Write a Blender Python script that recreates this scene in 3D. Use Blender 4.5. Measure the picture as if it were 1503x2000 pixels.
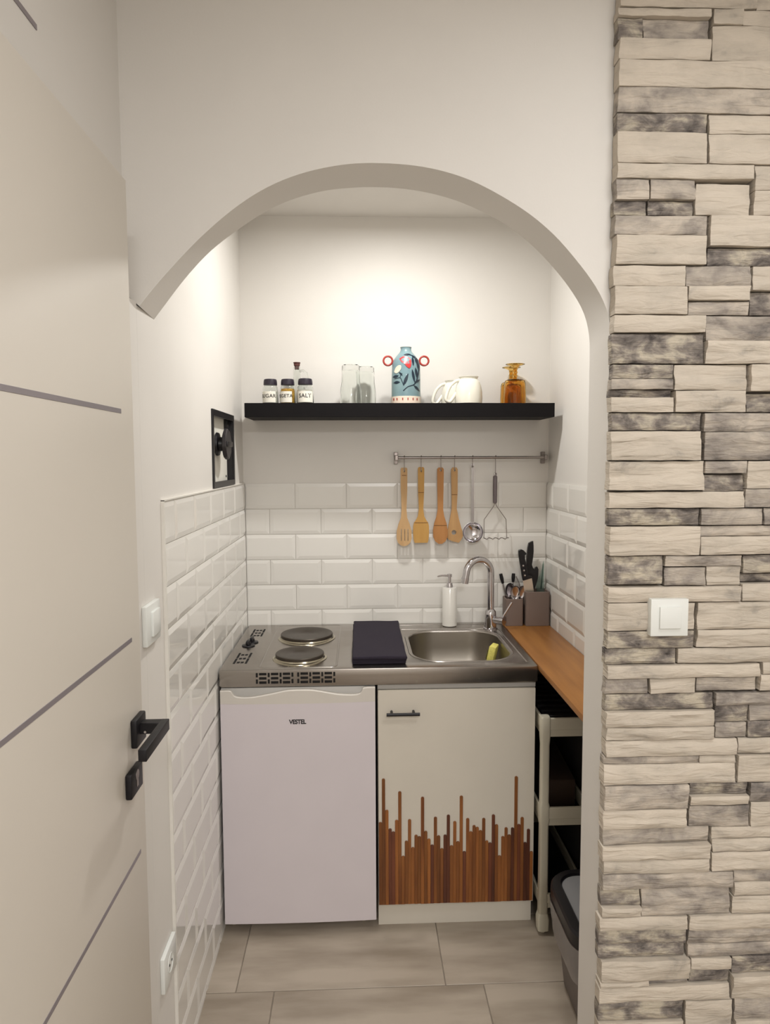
import bpy, bmesh, math, random
from math import sin, cos, pi, radians
from mathutils import Vector, Matrix, noise

for o in list(bpy.data.objects): bpy.data.objects.remove(o)
S = bpy.context.scene
COL = S.collection

# ------------------------------------------------------------------ camera
W, H = 1503.0, 2000.0
FPX, CX, CY = 1357.27, 757.8, 999.3
PITCH, YAW, ROLL, CAMZ = 0.0762, 0.0415, -0.0035, 1.5177
cd = bpy.data.cameras.new('camera'); cam = bpy.data.objects.new('camera', cd); COL.objects.link(cam)
cd.sensor_fit = 'HORIZONTAL'; cd.sensor_width = 36.0; cd.lens = FPX / W * 36.0
cd.shift_x = (W / 2 - CX) / W; cd.shift_y = (CY - H / 2) / W
cd.clip_start = 0.02
_r = Vector((cos(YAW), -sin(YAW), 0)); _u = Vector((sin(PITCH) * sin(YAW), sin(PITCH) * cos(YAW), cos(PITCH)))
_c, _s = cos(ROLL), sin(ROLL)
R_ = _r * _c + _u * _s; U_ = _u * _c - _r * _s; B_ = R_.cross(U_)
cam.matrix_world = Matrix(((R_.x, U_.x, B_.x, 0), (R_.y, U_.y, B_.y, 0), (R_.z, U_.z, B_.z, CAMZ), (0, 0, 0, 1)))
S.camera = cam

# ------------------------------------------------------------------ exposure, world, lights
S.view_settings.view_transform = 'Standard'; S.view_settings.look = 'None'
S.view_settings.gamma = 1.0; S.view_settings.exposure = 0.1
S.view_settings.use_curve_mapping = False
wd = bpy.data.worlds.new('world'); S.world = wd; wd.use_nodes = True
wd.node_tree.nodes['Background'].inputs[0].default_value = (0.9, 0.87, 0.82, 1)
wd.node_tree.nodes['Background'].inputs[1].default_value = 0.12

def area(name, loc, rot, size, power, col, shape='DISK', size_y=None):
    l = bpy.data.lights.new(name, 'AREA'); l.shape = shape; l.size = size
    if size_y: l.size_y = size_y
    l.energy = power; l.color = col
    o = bpy.data.objects.new(name, l); COL.objects.link(o); o.location = loc; o.rotation_euler = rot
    return o
# lamp on the ceiling of the kitchenette, hidden by the arch
area('niche_light', (0.12, 2.16, 2.40), (0, 0, 0), 0.10, 10.0, (1.0, 0.985, 0.95))
# lamps on the ceiling of the room
area('room_light', (0.70, 0.58, 2.52), (0, 0, 0), 0.45, 8.5, (1.0, 0.99, 0.98))
area('room_light_rear', (0.3, -1.3, 2.52), (0, 0, 0), 0.7, 56.0, (1.0, 0.99, 0.98))

# ------------------------------------------------------------------ helpers
def lin(c):
    return tuple(((x / 255.0) / 12.92 if x / 255.0 <= 0.04045 else ((x / 255.0 + 0.055) / 1.055) ** 2.4) for x in c)

MATS = {}
def mat(name, rgb, rough=0.5, metal=0.0, var=0.0, scale=8.0, stretch=(1, 1, 1), bump=0.0, bscale=60.0, rgb2=None,
        trans=0.0, ior=1.45, coat=0.0, emit=None, rand=0.0, ramp=(0.35, 0.65), detail=4.0, bstretch=None, aniso=0.0, obj_shift=False, spec=0.5):
    if name in MATS: return MATS[name]
    m = bpy.data.materials.new(name); m.use_nodes = True; nt = m.node_tree; N = nt.nodes; L = nt.links
    b = N['Principled BSDF']
    c1 = lin(rgb) + (1,)
    b.inputs['Base Color'].default_value = c1
    b.inputs['Roughness'].default_value = rough; b.inputs['Metallic'].default_value = metal
    b.inputs['IOR'].default_value = ior
    b.inputs['Specular IOR Level'].default_value = spec
    b.inputs['Transmission Weight'].default_value = trans
    b.inputs['Coat Weight'].default_value = coat
    if aniso: b.inputs['Anisotropic'].default_value = aniso
    geo = N.new('ShaderNodeNewGeometry'); mp = N.new('ShaderNodeMapping'); L.new(geo.outputs['Position'], mp.inputs['Vector'])
    mp.inputs['Scale'].default_value = stretch
    src = mp.outputs['Vector']
    if obj_shift:
        oi = N.new('ShaderNodeObjectInfo'); ml = N.new('ShaderNodeMath'); ml.operation = 'MULTIPLY'; ml.inputs[1].default_value = 37.0
        L.new(oi.outputs['Random'], ml.inputs[0])
        va = N.new('ShaderNodeVectorMath'); va.operation = 'ADD'; L.new(src, va.inputs[0]); L.new(ml.outputs[0], va.inputs[1]); src = va.outputs[0]
    col = None
    c2 = lin(rgb2) + (1,) if rgb2 else tuple(max(0, x * (1 - var)) for x in c1[:3]) + (1,)
    if var or rgb2:
        nz = N.new('ShaderNodeTexNoise'); nz.inputs['Scale'].default_value = scale; nz.inputs['Detail'].default_value = detail
        L.new(src, nz.inputs['Vector'])
        rp = N.new('ShaderNodeValToRGB'); rp.color_ramp.elements[0].position = ramp[0]; rp.color_ramp.elements[1].position = ramp[1]
        rp.color_ramp.elements[0].color = c1; rp.color_ramp.elements[1].color = c2
        L.new(nz.outputs['Fac'], rp.inputs['Fac']); col = rp.outputs['Color']
    if rand:
        oi2 = N.new('ShaderNodeObjectInfo'); mr = N.new('ShaderNodeMapRange')
        mr.inputs['To Min'].default_value = 1 - rand; mr.inputs['To Max'].default_value = 1 + rand
        L.new(oi2.outputs['Random'], mr.inputs['Value'])
        hs = N.new('ShaderNodeHueSaturation'); L.new(mr.outputs[0], hs.inputs['Value'])
        if col: L.new(col, hs.inputs['Color'])
        else: hs.inputs['Color'].default_value = c1
        col = hs.outputs['Color']
    if col: L.new(col, b.inputs['Base Color'])
    if bump:
        n2 = N.new('ShaderNodeTexNoise'); n2.inputs['Scale'].default_value = bscale; n2.inputs['Detail'].default_value = 5
        if bstretch:
            mp2 = N.new('ShaderNodeMapping'); mp2.inputs['Scale'].default_value = bstretch
            L.new(geo.outputs['Position'], mp2.inputs['Vector']); L.new(mp2.outputs[0], n2.inputs['Vector'])
        else: L.new(src, n2.inputs['Vector'])
        bp = N.new('ShaderNodeBump'); bp.inputs['Strength'].default_value = bump; bp.inputs['Distance'].default_value = 0.004
        L.new(n2.outputs['Fac'], bp.inputs['Height']); L.new(bp.outputs[0], b.inputs['Normal'])
    if emit:
        b.inputs['Emission Color'].default_value = lin(emit[:3]) + (1,); b.inputs['Emission Strength'].default_value = emit[3]
    MATS[name] = m
    return m

M_wall = mat('painted plaster', (226, 222, 216), 0.75, var=0.03, scale=3, bump=0.04, bscale=220)
M_ceil = mat('ceiling paint', (226, 222, 216), 0.8, var=0.02)
M_tile = mat('glazed white tile', (232, 229, 223), 0.07, var=0.03, scale=3, rand=0.02, coat=0.3)
M_grout = mat('white grout', (226, 222, 214), 0.8, var=0.05, scale=30)
M_floor = mat('floor tile', (178, 166, 151), 0.42, rgb2=(146, 134, 119), scale=1.3, stretch=(2.0, 9, 1), ramp=(0.36, 0.66), detail=11, rand=0.03, bump=0.05, bscale=60, obj_shift=True)
M_fgrout = mat('floor grout', (150, 139, 126), 0.8, var=0.1, scale=40)
M_door = mat('door lacquer', (216, 209, 198), 0.42, var=0.02, scale=2)
M_inlay = mat('grey inlay', (150, 143, 148), 0.35, metal=0.4, var=0.05)
M_black = mat('matt black metal', (24, 22, 26), 0.45, metal=0.2, var=0.2, scale=20)
M_blackp = mat('black plastic', (22, 20, 24), 0.35, var=0.2, scale=20)
M_shelf = mat('black shelf wood', (15, 12, 14), 0.6, var=0.2, scale=3, stretch=(1, 10, 10), spec=0.2)
M_steel = mat('brushed steel', (172, 166, 160), 0.27, metal=1.0, var=0.06, scale=2, stretch=(1, 60, 60), bump=0.05, bscale=1, bstretch=(6, 300, 300))
M_steelb = mat('basin steel', (165, 158, 148), 0.36, metal=1.0, var=0.06, scale=4)
M_chrome = mat('chrome', (205, 202, 205), 0.1, metal=1.0, var=0.04)
M_satin = mat('satin steel', (150, 142, 138), 0.3, metal=1.0, var=0.05)
M_plate = mat('cast iron plate', (74, 66, 58), 0.42, metal=0.5, var=0.15, scale=30)
M_brass = mat('hotplate rim', (188, 180, 160), 0.22, metal=1.0, var=0.1, scale=10)
M_dark = mat('dark slot', (16, 14, 14), 0.8, var=0.1)
M_fridge = mat('fridge enamel', (218, 210, 214), 0.4, var=0.02, bump=0.02, bscale=300)
M_fridgec = mat('fridge cap plastic', (214, 208, 200), 0.38, var=0.02)
M_fridgeg = mat('fridge recess grey', (188, 186, 182), 0.45, var=0.02)
M_cab = mat('cabinet laminate', (214, 207, 194), 0.4, var=0.02)
M_cabg = mat('cabinet rail grey', (160, 157, 152), 0.45, var=0.02)
M_strip = mat('stained wood strip', (150, 94, 46), 0.42, rgb2=(104, 58, 28), scale=1.6, stretch=(22, 22, 2.2), ramp=(0.3, 0.7), rand=0.25, obj_shift=True, bump=0.1, bscale=60, detail=5)
M_stripd = mat('dark stained wood strip', (112, 62, 40), 0.42, rgb2=(74, 40, 26), scale=1.6, stretch=(22, 22, 2.2), ramp=(0.3, 0.7), rand=0.25, obj_shift=True, detail=5)
M_top = mat('oiled worktop wood', (172, 118, 60), 0.38, rgb2=(144, 94, 46), scale=1.2, stretch=(26, 2.5, 10), ramp=(0.3, 0.7), detail=6, bump=0.03)
M_cloth = mat('navy woven cloth', (44, 37, 50), 0.95, var=0.25, scale=300, bump=0.35, bscale=900)
M_ceramic = mat('white ceramic', (230, 227, 220), 0.18, var=0.02, coat=0.4)
M_mug = mat('cream glazed mug', (232, 228, 214), 0.15, var=0.02, coat=0.5)
M_glass = mat('clear glass', (248, 250, 248), 0.02, trans=1.0, ior=1.45, var=0.01)
M_thin = mat('thin glass', (250, 252, 250), 0.02, trans=1.0, ior=1.28, var=0.01)
M_amber = mat('amber glass', (240, 204, 126), 0.05, trans=1.0, ior=1.25, rgb2=(236, 196, 112), scale=20)
M_oil = mat('cork stopper', (92, 48, 42), 0.6, var=0.2, scale=60)
M_lid = mat('jar lid plum', (38, 31, 44), 0.4, var=0.1)
M_label = mat('paper label', (238, 234, 222), 0.8, var=0.02)
M_ink = mat('black ink', (28, 24, 26), 0.8, var=0.05)
M_sugar = mat('jar filling white', (225, 222, 212), 0.9, var=0.06, scale=200)
M_vegeta = mat('jar filling yellow', (214, 170, 66), 0.9, rgb2=(190, 140, 60), scale=120)
M_vase = mat('blue grey glaze', (126, 152, 156), 0.35, rgb2=(110, 138, 146), scale=12, coat=0.3)
M_vband = mat('cream band glaze', (232, 214, 196), 0.4, var=0.05)
M_vred = mat('red glaze', (200, 50, 52), 0.3, var=0.1, scale=30, coat=0.3)
M_vring = mat('coral glaze', (170, 62, 52), 0.35, var=0.2, scale=40)
M_vnavy = mat('navy glaze', (24, 42, 58), 0.35, var=0.1)
M_vwhite = mat('white glaze', (232, 220, 200), 0.35, var=0.05)
def wood(n, a, b): return mat(n, a, 0.6, rgb2=b, scale=1.5, stretch=(26, 26, 3), ramp=(0.3, 0.7), detail=5)
M_w1 = wood('bamboo pale', (206, 170, 124), (190, 152, 106))
M_w2 = wood('bamboo golden', (202, 158, 88), (184, 138, 72))
M_w3 = wood('beech brown', (186, 132, 78), (168, 114, 64))
M_w4 = wood('bamboo tan', (198, 158, 108), (180, 138, 90))
M_joint = mat('bamboo joint', (120, 78, 38), 0.7, var=0.1)
M_holder = mat('taupe holder', (124, 108, 100), 0.6, var=0.04)
M_sponge = mat('yellow sponge', (236, 226, 122), 0.95, var=0.15, scale=150, bump=0.5, bscale=250)
M_scour = mat('olive scouring pad', (96, 92, 40), 0.95, var=0.2, scale=150)
M_plastic = mat('cream plastic', (200, 194, 176), 0.5, var=0.03)
M_switch = mat('white switch plastic', (232, 234, 230), 0.28, var=0.01)
M_crate = mat('black plastic crate', (26, 24, 26), 0.6, var=0.2)
M_brown = mat('brown cardboard', (58, 42, 32), 0.8, var=0.2)
M_bin = mat('grey bin plastic', (112, 104, 100), 0.5, var=0.05)
M_binlid = mat('grey bin lid', (138, 138, 140), 0.45, var=0.03)
M_bag = mat('translucent bag film', (225, 222, 220), 0.25, trans=0.72, ior=1.1, var=0.02, bump=0.6, bscale=40)
M_green = mat('pale green plastic', (204, 222, 214), 0.2, trans=0.8, ior=1.3, var=0.05)
M_mortar = mat('stone mortar', (120, 112, 103), 0.95, var=0.3, scale=30, bump=0.3)

def stone_mat(name, a, b, c, lo, hi, sc, fine):
    m = bpy.data.materials.new(name); m.use_nodes = True; nt = m.node_tree; N = nt.nodes; L = nt.links
    bs = N['Principled BSDF']; bs.inputs['Roughness'].default_value = 0.85; bs.inputs['Specular IOR Level'].default_value = 0.25
    geo = N.new('ShaderNodeNewGeometry'); oi = N.new('ShaderNodeObjectInfo')
    ml = N.new('ShaderNodeMath'); ml.operation = 'MULTIPLY'; ml.inputs[1].default_value = 23.0; L.new(oi.outputs['Random'], ml.inputs[0])
    mp = N.new('ShaderNodeMapping'); mp.inputs['Scale'].default_value = (1, 1, 1.7); L.new(geo.outputs['Position'], mp.inputs['Vector'])
    va = N.new('ShaderNodeVectorMath'); va.operation = 'ADD'; L.new(mp.outputs[0], va.inputs[0]); L.new(ml.outputs[0], va.inputs[1])
    n1 = N.new('ShaderNodeTexNoise'); n1.inputs['Scale'].default_value = sc; n1.inputs['Detail'].default_value = 9; n1.inputs['Roughness'].default_value = 0.62; n1.inputs['Distortion'].default_value = 0.4
    L.new(va.outputs[0], n1.inputs['Vector'])
    rp = N.new('ShaderNodeValToRGB'); e = rp.color_ramp.elements
    e[0].position = lo; e[0].color = lin(a) + (1,); e[1].position = hi; e[1].color = lin(c) + (1,)
    x = e.new((lo + hi) / 2); x.color = lin(b) + (1,)
    L.new(n1.outputs['Fac'], rp.inputs['Fac'])
    hs = N.new('ShaderNodeHueSaturation'); mr = N.new('ShaderNodeMapRange'); mr.inputs['To Min'].default_value = 0.94; mr.inputs['To Max'].default_value = 1.04
    L.new(oi.outputs['Random'], mr.inputs['Value']); L.new(mr.outputs[0], hs.inputs['Value']); L.new(rp.outputs['Color'], hs.inputs['Color'])
    L.new(hs.outputs['Color'], bs.inputs['Base Color'])
    n2 = N.new('ShaderNodeTexNoise'); n2.inputs['Scale'].default_value = fine; n2.inputs['Detail'].default_value = 8; n2.inputs['Distortion'].default_value = 0.8
    mp2 = N.new('ShaderNodeMapping'); mp2.inputs['Scale'].default_value = (1, 1, 3.2); L.new(va.outputs[0], mp2.inputs['Vector']); L.new(mp2.outputs[0], n2.inputs['Vector'])
    bp = N.new('ShaderNodeBump'); bp.inputs['Strength'].default_value = 0.8; bp.inputs['Distance'].default_value = 0.007
    L.new(n2.outputs['Fac'], bp.inputs['Height']); L.new(bp.outputs[0], bs.inputs['Normal'])
    return m
M_st = {'l': stone_mat('pale split stone', (206, 195, 180), (194, 184, 170), (138, 132, 126), 0.44, 0.78, 9, 14),
        'm': stone_mat('grey tinted split stone', (200, 189, 175), (168, 159, 149), (116, 110, 106), 0.38, 0.68, 11, 18),
        'd': stone_mat('dark weathered split stone', (196, 186, 168), (136, 128, 121), (74, 69, 67), 0.38, 0.68, 17, 26)}

WL = {}     # world origin of every object
def reg(o, c, parent):
    p = WL[parent.name] if parent else Vector((0, 0, 0))
    o.location = Vector(c) - p; o.parent = parent; WL[o.name] = Vector(c); COL.objects.link(o)

def link_mesh(name, me, c, m, parent=None):
    me.materials.append(m) if (m and not me.materials) else None
    o = bpy.data.objects.new(name, me); reg(o, c, parent); return o

def fin(name, bm, m, parent=None, smooth=True, origin=None):
    bmesh.ops.recalc_face_normals(bm, faces=bm.faces)
    xs = [v.co for v in bm.verts]
    lo = Vector((min(v[i] for v in xs) for i in range(3))); hi = Vector((max(v[i] for v in xs) for i in range(3)))
    c = Vector(origin) if origin else Vector(((lo.x + hi.x) / 2, (lo.y + hi.y) / 2, lo.z if parent is None else (lo.z + hi.z) / 2))
    bmesh.ops.translate(bm, verts=bm.verts, vec=-c)
    me = bpy.data.meshes.new(name); bm.to_mesh(me); bm.free()
    if m: me.materials.append(m)
    if smooth:
        for p in me.polygons: p.use_smooth = True
        try: me.set_sharp_from_angle(angle=radians(38))
        except Exception: pass
    return link_mesh(name, me, c, None, parent)

def tag(o, label=None, cat=None, group=None, kind=None):
    if label: o['label'] = label
    if cat: o['category'] = cat
    if group: o['group'] = group
    if kind: o['kind'] = kind
    return o

def thing(name, label, cat, loc, group=None, kind=None):
    o = bpy.data.objects.new(name, None); o.empty_display_size = 0.05
    reg(o, loc, None); tag(o, label, cat, group, kind); return o

def nb(): return bmesh.new()

def box(bm, x0, x1, y0, y1, z0, z1, b=0.0, seg=2, M=None):
    t = bmesh.new(); bmesh.ops.create_cube(t, size=1.0)
    for v in t.verts:
        v.co = Vector(((x0 + x1) / 2 + v.co.x * (x1 - x0), (y0 + y1) / 2 + v.co.y * (y1 - y0), (z0 + z1) / 2 + v.co.z * (z1 - z0)))
    if b > 0: bmesh.ops.bevel(t, geom=list(t.edges), offset=b, segments=seg, profile=0.5, affect='EDGES')
    if M is not None: bmesh.ops.transform(t, matrix=M, verts=t.verts)
    merge(bm, t)

def merge(bm, t):
    me = bpy.data.meshes.new('tmp'); t.to_mesh(me); t.free(); bm.from_mesh(me); bpy.data.meshes.remove(me)

def loops(bm, rings, close=True, cap0=True, cap1=True):
    vs = [[bm.verts.new(p) for p in r] for r in rings]
    n = len(vs[0])
    for a, b in zip(vs, vs[1:]):
        for i in range(n if close else n - 1):
            j = (i + 1) % n
            try: bm.faces.new((a[i], a[j], b[j], b[i]))
            except ValueError: pass
    if cap0: bm.faces.new(vs[0][::-1])
    if cap1: bm.faces.new(vs[-1])
    return vs

def lathe(bm, prof, c=(0, 0, 0), seg=32, M=None, cap=True, facet=None, twist=None):
    rings = []
    for r, z in prof:
        ring = []
        for i in range(seg):
            a = 2 * pi * i / seg
            rr = r
            if facet: rr = r * facet(a, z)
            p = Vector((rr * cos(a), rr * sin(a), z))
            if M is not None: p = M @ p
            ring.append(p + Vector(c))
        rings.append(ring)
    loops(bm, rings, True, cap, cap)

def tube(bm, pts, r, seg=8, closed=False, rs=None):
    pts = [Vector(p) for p in pts]; n = len(pts); rings = []
    up = None
    for i, p in enumerate(pts):
        a = pts[(i - 1) % n] if (closed or i > 0) else p; b = pts[(i + 1) % n] if (closed or i < n - 1) else p
        t = (b - a).normalized()
        if up is None: up = Vector((0, 0, 1)) if abs(t.z) < 0.9 else Vector((1, 0, 0))
        s = t.cross(up).normalized(); up = s.cross(t).normalized()
        rr = rs[i] if rs else r
        rings.append([p + s * (rr * cos(2 * pi * k / seg)) + up * (rr * sin(2 * pi * k / seg)) for k in range(seg)])
    if closed:
        rings.append(rings[0]); t = bmesh.new(); loops(t, rings, True, False, False)
        bmesh.ops.remove_doubles(t, verts=t.verts, dist=1e-6); merge(bm, t)
    else: loops(bm, rings)

def arc(c, r, a0, a1, n, ax=(Vector((1, 0, 0)), Vector((0, 0, 1)))):
    return [Vector(c) + ax[0] * (r * cos(a0 + (a1 - a0) * i / n)) + ax[1] * (r * sin(a0 + (a1 - a0) * i / n)) for i in range(n + 1)]

def rrect(x0, x1, y0, y1, r, n=6):
    out = []
    for cx, cy, a in ((x1 - r, y1 - r, 0), (x0 + r, y1 - r, pi / 2), (x0 + r, y0 + r, pi), (x1 - r, y0 + r, 1.5 * pi)):
        for i in range(n + 1):
            t = a + pi / 2 * i / n; out.append((cx + r * cos(t), cy + r * sin(t)))
    return out

def plate(bm, outline, holes, f, thick, bev=0.0):
    """outline/holes in 2D, f(u,v,d)->3D point, extruded by thick"""
    t = bmesh.new(); es = []
    for lp in [outline] + list(holes):
        vs = [t.verts.new((u, v, 0)) for u, v in lp]
        for i in range(len(vs)): es.append(t.edges.new((vs[i], vs[(i + 1) % len(vs)])))
    bmesh.ops.triangle_fill(t, use_beauty=True, use_dissolve=False, edges=es)
    r = bmesh.ops.extrude_face_region(t, geom=list(t.faces))
    bmesh.ops.translate(t, verts=[g for g in r['geom'] if isinstance(g, bmesh.types.BMVert)], vec=(0, 0, thick))
    for v in t.verts: v.co = Vector(f(v.co.x, v.co.y, v.co.z))
    merge(bm, t)

def text(name, s, size, fmap, m, parent, depth=0.0004, bold=0.0, spacing=1.0, subdiv=0):
    cu = bpy.data.curves.new(name, 'FONT'); cu.body = s; cu.size = size; cu.align_x = 'CENTER'; cu.align_y = 'CENTER'
    cu.extrude = depth; cu.offset = bold; cu.space_character = spacing
    o = bpy.data.objects.new('tmptext', cu); COL.objects.link(o)
    bpy.context.view_layer.update()
    me = bpy.data.meshes.new_from_object(o); bpy.data.objects.remove(o)
    bm = nb(); bm.from_mesh(me)
    if subdiv: bmesh.ops.subdivide_edges(bm, edges=bm.edges, cuts=subdiv)
    for v in bm.verts: v.co = Vector(fmap(v.co.x, v.co.y, v.co.z))
    return fin(name, bm, m, parent, smooth=False)

def catmull(P, n):
    out = []
    for i in range(len(P) - 1):
        p0 = Vector(P[max(i - 1, 0)]); p1 = Vector(P[i]); p2 = Vector(P[i + 1]); p3 = Vector(P[min(i + 2, len(P) - 1)])
        for k in range(n):
            t = k / n
            out.append(0.5 * ((2 * p1) + (p2 - p0) * t + (2 * p0 - 5 * p1 + 4 * p2 - p3) * t * t + (3 * p1 - p0 - 3 * p2 + p3) * t ** 3))
    out.append(Vector(P[-1])); return out

# ------------------------------------------------------------------ setting
YB = 2.7246; XL = -0.4449; XR = 0.7438; ZT = 1.4227; YF = 2.1303
YA0, YA1 = 1.463, 1.585; PX = 0.528
def struct(name, bm, m, parent=None, smooth=False):
    o = fin(name, bm, m, parent, smooth); o['kind'] = 'structure'; return o

# floor + floor tiles
bm = nb(); box(bm, -1.6, 2.4, -2.2, 2.9, -0.1, -0.004); floor = struct('floor', bm, M_fgrout)
def floor_tile(x0, x1, y0, y1):
    bm = nb(); g = 0.0012
    x0 += g; x1 -= g; y0 += g; y1 -= g; b = 0.0012
    loops(bm, [[(x0, y0, -0.004), (x1, y0, -0.004), (x1, y1, -0.004), (x0, y1, -0.004)],
               [(x0, y0, -b), (x1, y0, -b), (x1, y1, -b), (x0, y1, -b)],
               [(x0 + b, y0 + b, 0), (x1 - b, y0 + b, 0), (x1 - b, y1 - b, 0), (x0 + b, y1 - b, 0)]])
    fin('floor_tile', bm, M_floor, floor, smooth=False)
offs = [0.05, -0.2525, 0.24, -0.15]
for r in range(-4, 4):
    y0 = 1.59 + 0.3 * r; off = {1: 0.24, 0: -0.2525}.get(r, offs[r % 4])
    x = off - 0.602 * 2
    while x < 1.3:
        if x + 0.602 > -1.2: floor_tile(x, x + 0.602, y0, min(y0 + 0.3, 2.72))
        x += 0.602

# ceilings
bm = nb(); box(bm, -1.6, 2.4, -2.2, YA0, 2.56, 2.66); struct('ceiling', bm, M_ceil)
bm = nb(); box(bm, XL - 0.1, XR + 0.1, YA1, YB + 0.1, 2.438, 2.54); o = struct('ceiling', bm, M_ceil)
# room shell behind and beside the camera
bm = nb(); box(bm, -1.6, 2.4, -2.3, -2.2, 0, 2.6); struct('wall_rear', bm, M_wall)
bm = nb(); box(bm, 2.4, 2.5, -2.3, 1.7, 0, 2.6); struct('wall_right_room', bm, M_wall)

# left wall: lower part runs forward past the door, upper part set back 2 cm
bm = nb()
box(bm, -0.60, XL - 0.006, 1.0, YA0 - 0.0005, 0, 1.8365)
YH0, YH1, ZH0, ZH1 = 2.170, 2.510, 1.440, 1.660
box(bm, -0.60, XL - 0.006, YA0, YH0, 0, 1.831); box(bm, -0.60, XL - 0.006, YH1, YB + 0.1, 0, 1.831)
box(bm, -0.60, XL - 0.006, YH0, YH1, 0, ZH0); box(bm, -0.60, XL - 0.006, YH0, YH1, ZH1, 1.831)
box(bm, -0.60, -0.474, YH0, YH1, ZH0, ZH1)
box(bm, -0.60, XL - 0.006, YA1, YB + 0.1, 1.831, 2.6)
box(bm, -0.60, -0.472, -2.2, YA0, 1.831, 2.6)
box(bm, -0.60, -0.472, -2.2, 1.0, 0, 1.831)
wall_left = struct('wall_left', bm, M_wall)
bm = nb(); box(bm, XL - 0.05, XR + 0.1, YB + 0.005, YB + 0.1, 0, 2.6); wall_back = struct('wall_back', bm, M_wall)
bm = nb(); box(bm, XR + 0.005, XR + 0.1, YA1, YB + 0.1, 0, 2.6); wall_right = struct('wall_right', bm, M_wall)

# arched front wall
FC = [(-0.4448, 1.8289), (-0.4149, 1.8659), (-0.3831, 1.9007), (-0.3461, 1.9396), (-0.3092, 1.9754), (-0.2673, 2.0111), (-0.2255, 2.0418), (-0.1839, 2.0664), (-0.1423, 2.085), (-0.1008, 2.0986), (-0.0593, 2.1082), (-0.0177, 2.1148), (0.0239, 2.1174), (0.0655, 2.1169), (0.1073, 2.1145), (0.1492, 2.109), (0.1912, 2.0994), (0.2334, 2.0858), (0.2759, 2.066), (0.3185, 2.043), (0.3614, 2.0158), (0.3992, 1.9853), (0.4265, 1.9587), (0.4539, 1.9278), (0.4815, 1.8947), (0.5015, 1.8656), (0.5173, 1.8353), (0.5266, 1.8058)]
BC = [(-0.4516, 1.8217), (-0.4341, 1.8474), (-0.411, 1.8775), (-0.3821, 1.9142), (-0.3362, 1.9641), (-0.302, 1.993), (-0.268, 2.0175), (-0.234, 2.0408), (-0.2, 2.062), (-0.1549, 2.0833), (-0.1098, 2.098), (-0.0647, 2.1084), (-0.0196, 2.1133), (0.0256, 2.116), (0.0708, 2.1155), (0.1162, 2.1117), (0.1617, 2.1045), (0.2074, 2.0929), (0.2532, 2.0769), (0.2993, 2.0552), (0.3457, 2.029), (0.3806, 2.0026), (0.4159, 1.9704), (0.4514, 1.9324), (0.4812, 1.8953), (0.5053, 1.858), (0.5188, 1.8239), (0.5255, 1.7839)]
def resamp(P, n):
    P = catmull([(a, b, 0) for a, b in P], 4)
    # light smoothing
    for _ in range(6):
        P = [P[0]] + [(P[i - 1] + P[i] * 2 + P[i + 1]) / 4 for i in range(1, len(P) - 1)] + [P[-1]]
    d = [0]
    for a, b in zip(P, P[1:]): d.append(d[-1] + (b - a).length)
    out = []; j = 0
    for k in range(n + 1):
        t = d[-1] * k / n
        while j < len(d) - 2 and d[j + 1] < t: j += 1
        f = (t - d[j]) / max(1e-9, d[j + 1] - d[j]); out.append(P[j].lerp(P[j + 1], min(1, f)))
    return out
NF = 72
fa = resamp(FC + [(PX, 1.78)], NF); ba = resamp(BC[1:] + [(PX - 0.002, 1.76)], NF)
ba = [Vector((max(p.x, XL - 0.002), p.y, 0)) for p in ba]
ba[0] = Vector((XL - 0.006, 1.8262, 0))
bm = nb(); TOP = 2.6
def V(x, y, z): return bm.verts.new((x, y, z))
f_l = [V(p.x, YA0, p.y) for p in fa]; f_t = [V(p.x, YA0, TOP) for p in fa]
b_l = [V(p.x, YA1, p.y) for p in ba]; b_t = [V(p.x, YA1, TOP) for p in ba]
# left stub beyond the wall line, with the bevelled lower end
s0 = V(-0.476, YA0, 1.858); s0t = V(-0.476, YA0, TOP); s1 = V(-0.476, YA1, 1.858); s1t = V(-0.476, YA1, TOP)
F = bm.faces.new
for i in range(NF):
    F((f_l[i], f_l[i + 1], f_t[i + 1], f_t[i])); F((b_l[i + 1], b_l[i], b_t[i], b_t[i + 1])); F((f_l[i], b_l[i], b_l[i + 1], f_l[i + 1]))
    F((f_t[i], f_t[i + 1], b_t[i + 1], b_t[i]))
F((s0, f_l[0], f_t[0], s0t)); F((b_l[0], s1, s1t, b_t[0])); F((s0, s1, b_l[0], f_l[0])); F((s0t, f_t[0], b_t[0], s1t)); F((s0, s0t, s1t, s1))
# pier
pz = fa[-1].y; bz = ba[-1].y
P0 = V(PX, YA0, 0); P1 = V(PX - 0.002, YA1, 0); Q0 = V(2.4, YA0, 0); Q0t = V(2.4, YA0, TOP); Q1 = V(2.4, YA1, 0); Q1t = V(2.4, YA1, TOP)
Qm = V(2.4, YA0, pz); Qn = V(2.4, YA1, bz)
F((f_l[-1], Qm, Q0t, f_t[-1])); F((P0, Q0, Qm, f_l[-1])); F((b_l[-1], b_t[-1], Q1t, Qn)); F((P1, b_l[-1], Qn, Q1)); F((P0, f_l[-1], b_l[-1], P1))
F((Q0, Q1, Qn, Qm)); F((Qm, Qn, Q1t, Q0t)); F((f_t[-1], Q0t, Q1t, b_t[-1])); F((P0, P1, Q1, Q0))
wall_front = struct('wall_front', bm, M_wall, smooth=True)

# seam of the door head on the wall above the open door
bm = nb(); box(bm, -0.4725, -0.4705, 0.2, 1.098, 2.150, 2.158); struct('trim_1', bm, M_inlay)

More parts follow.
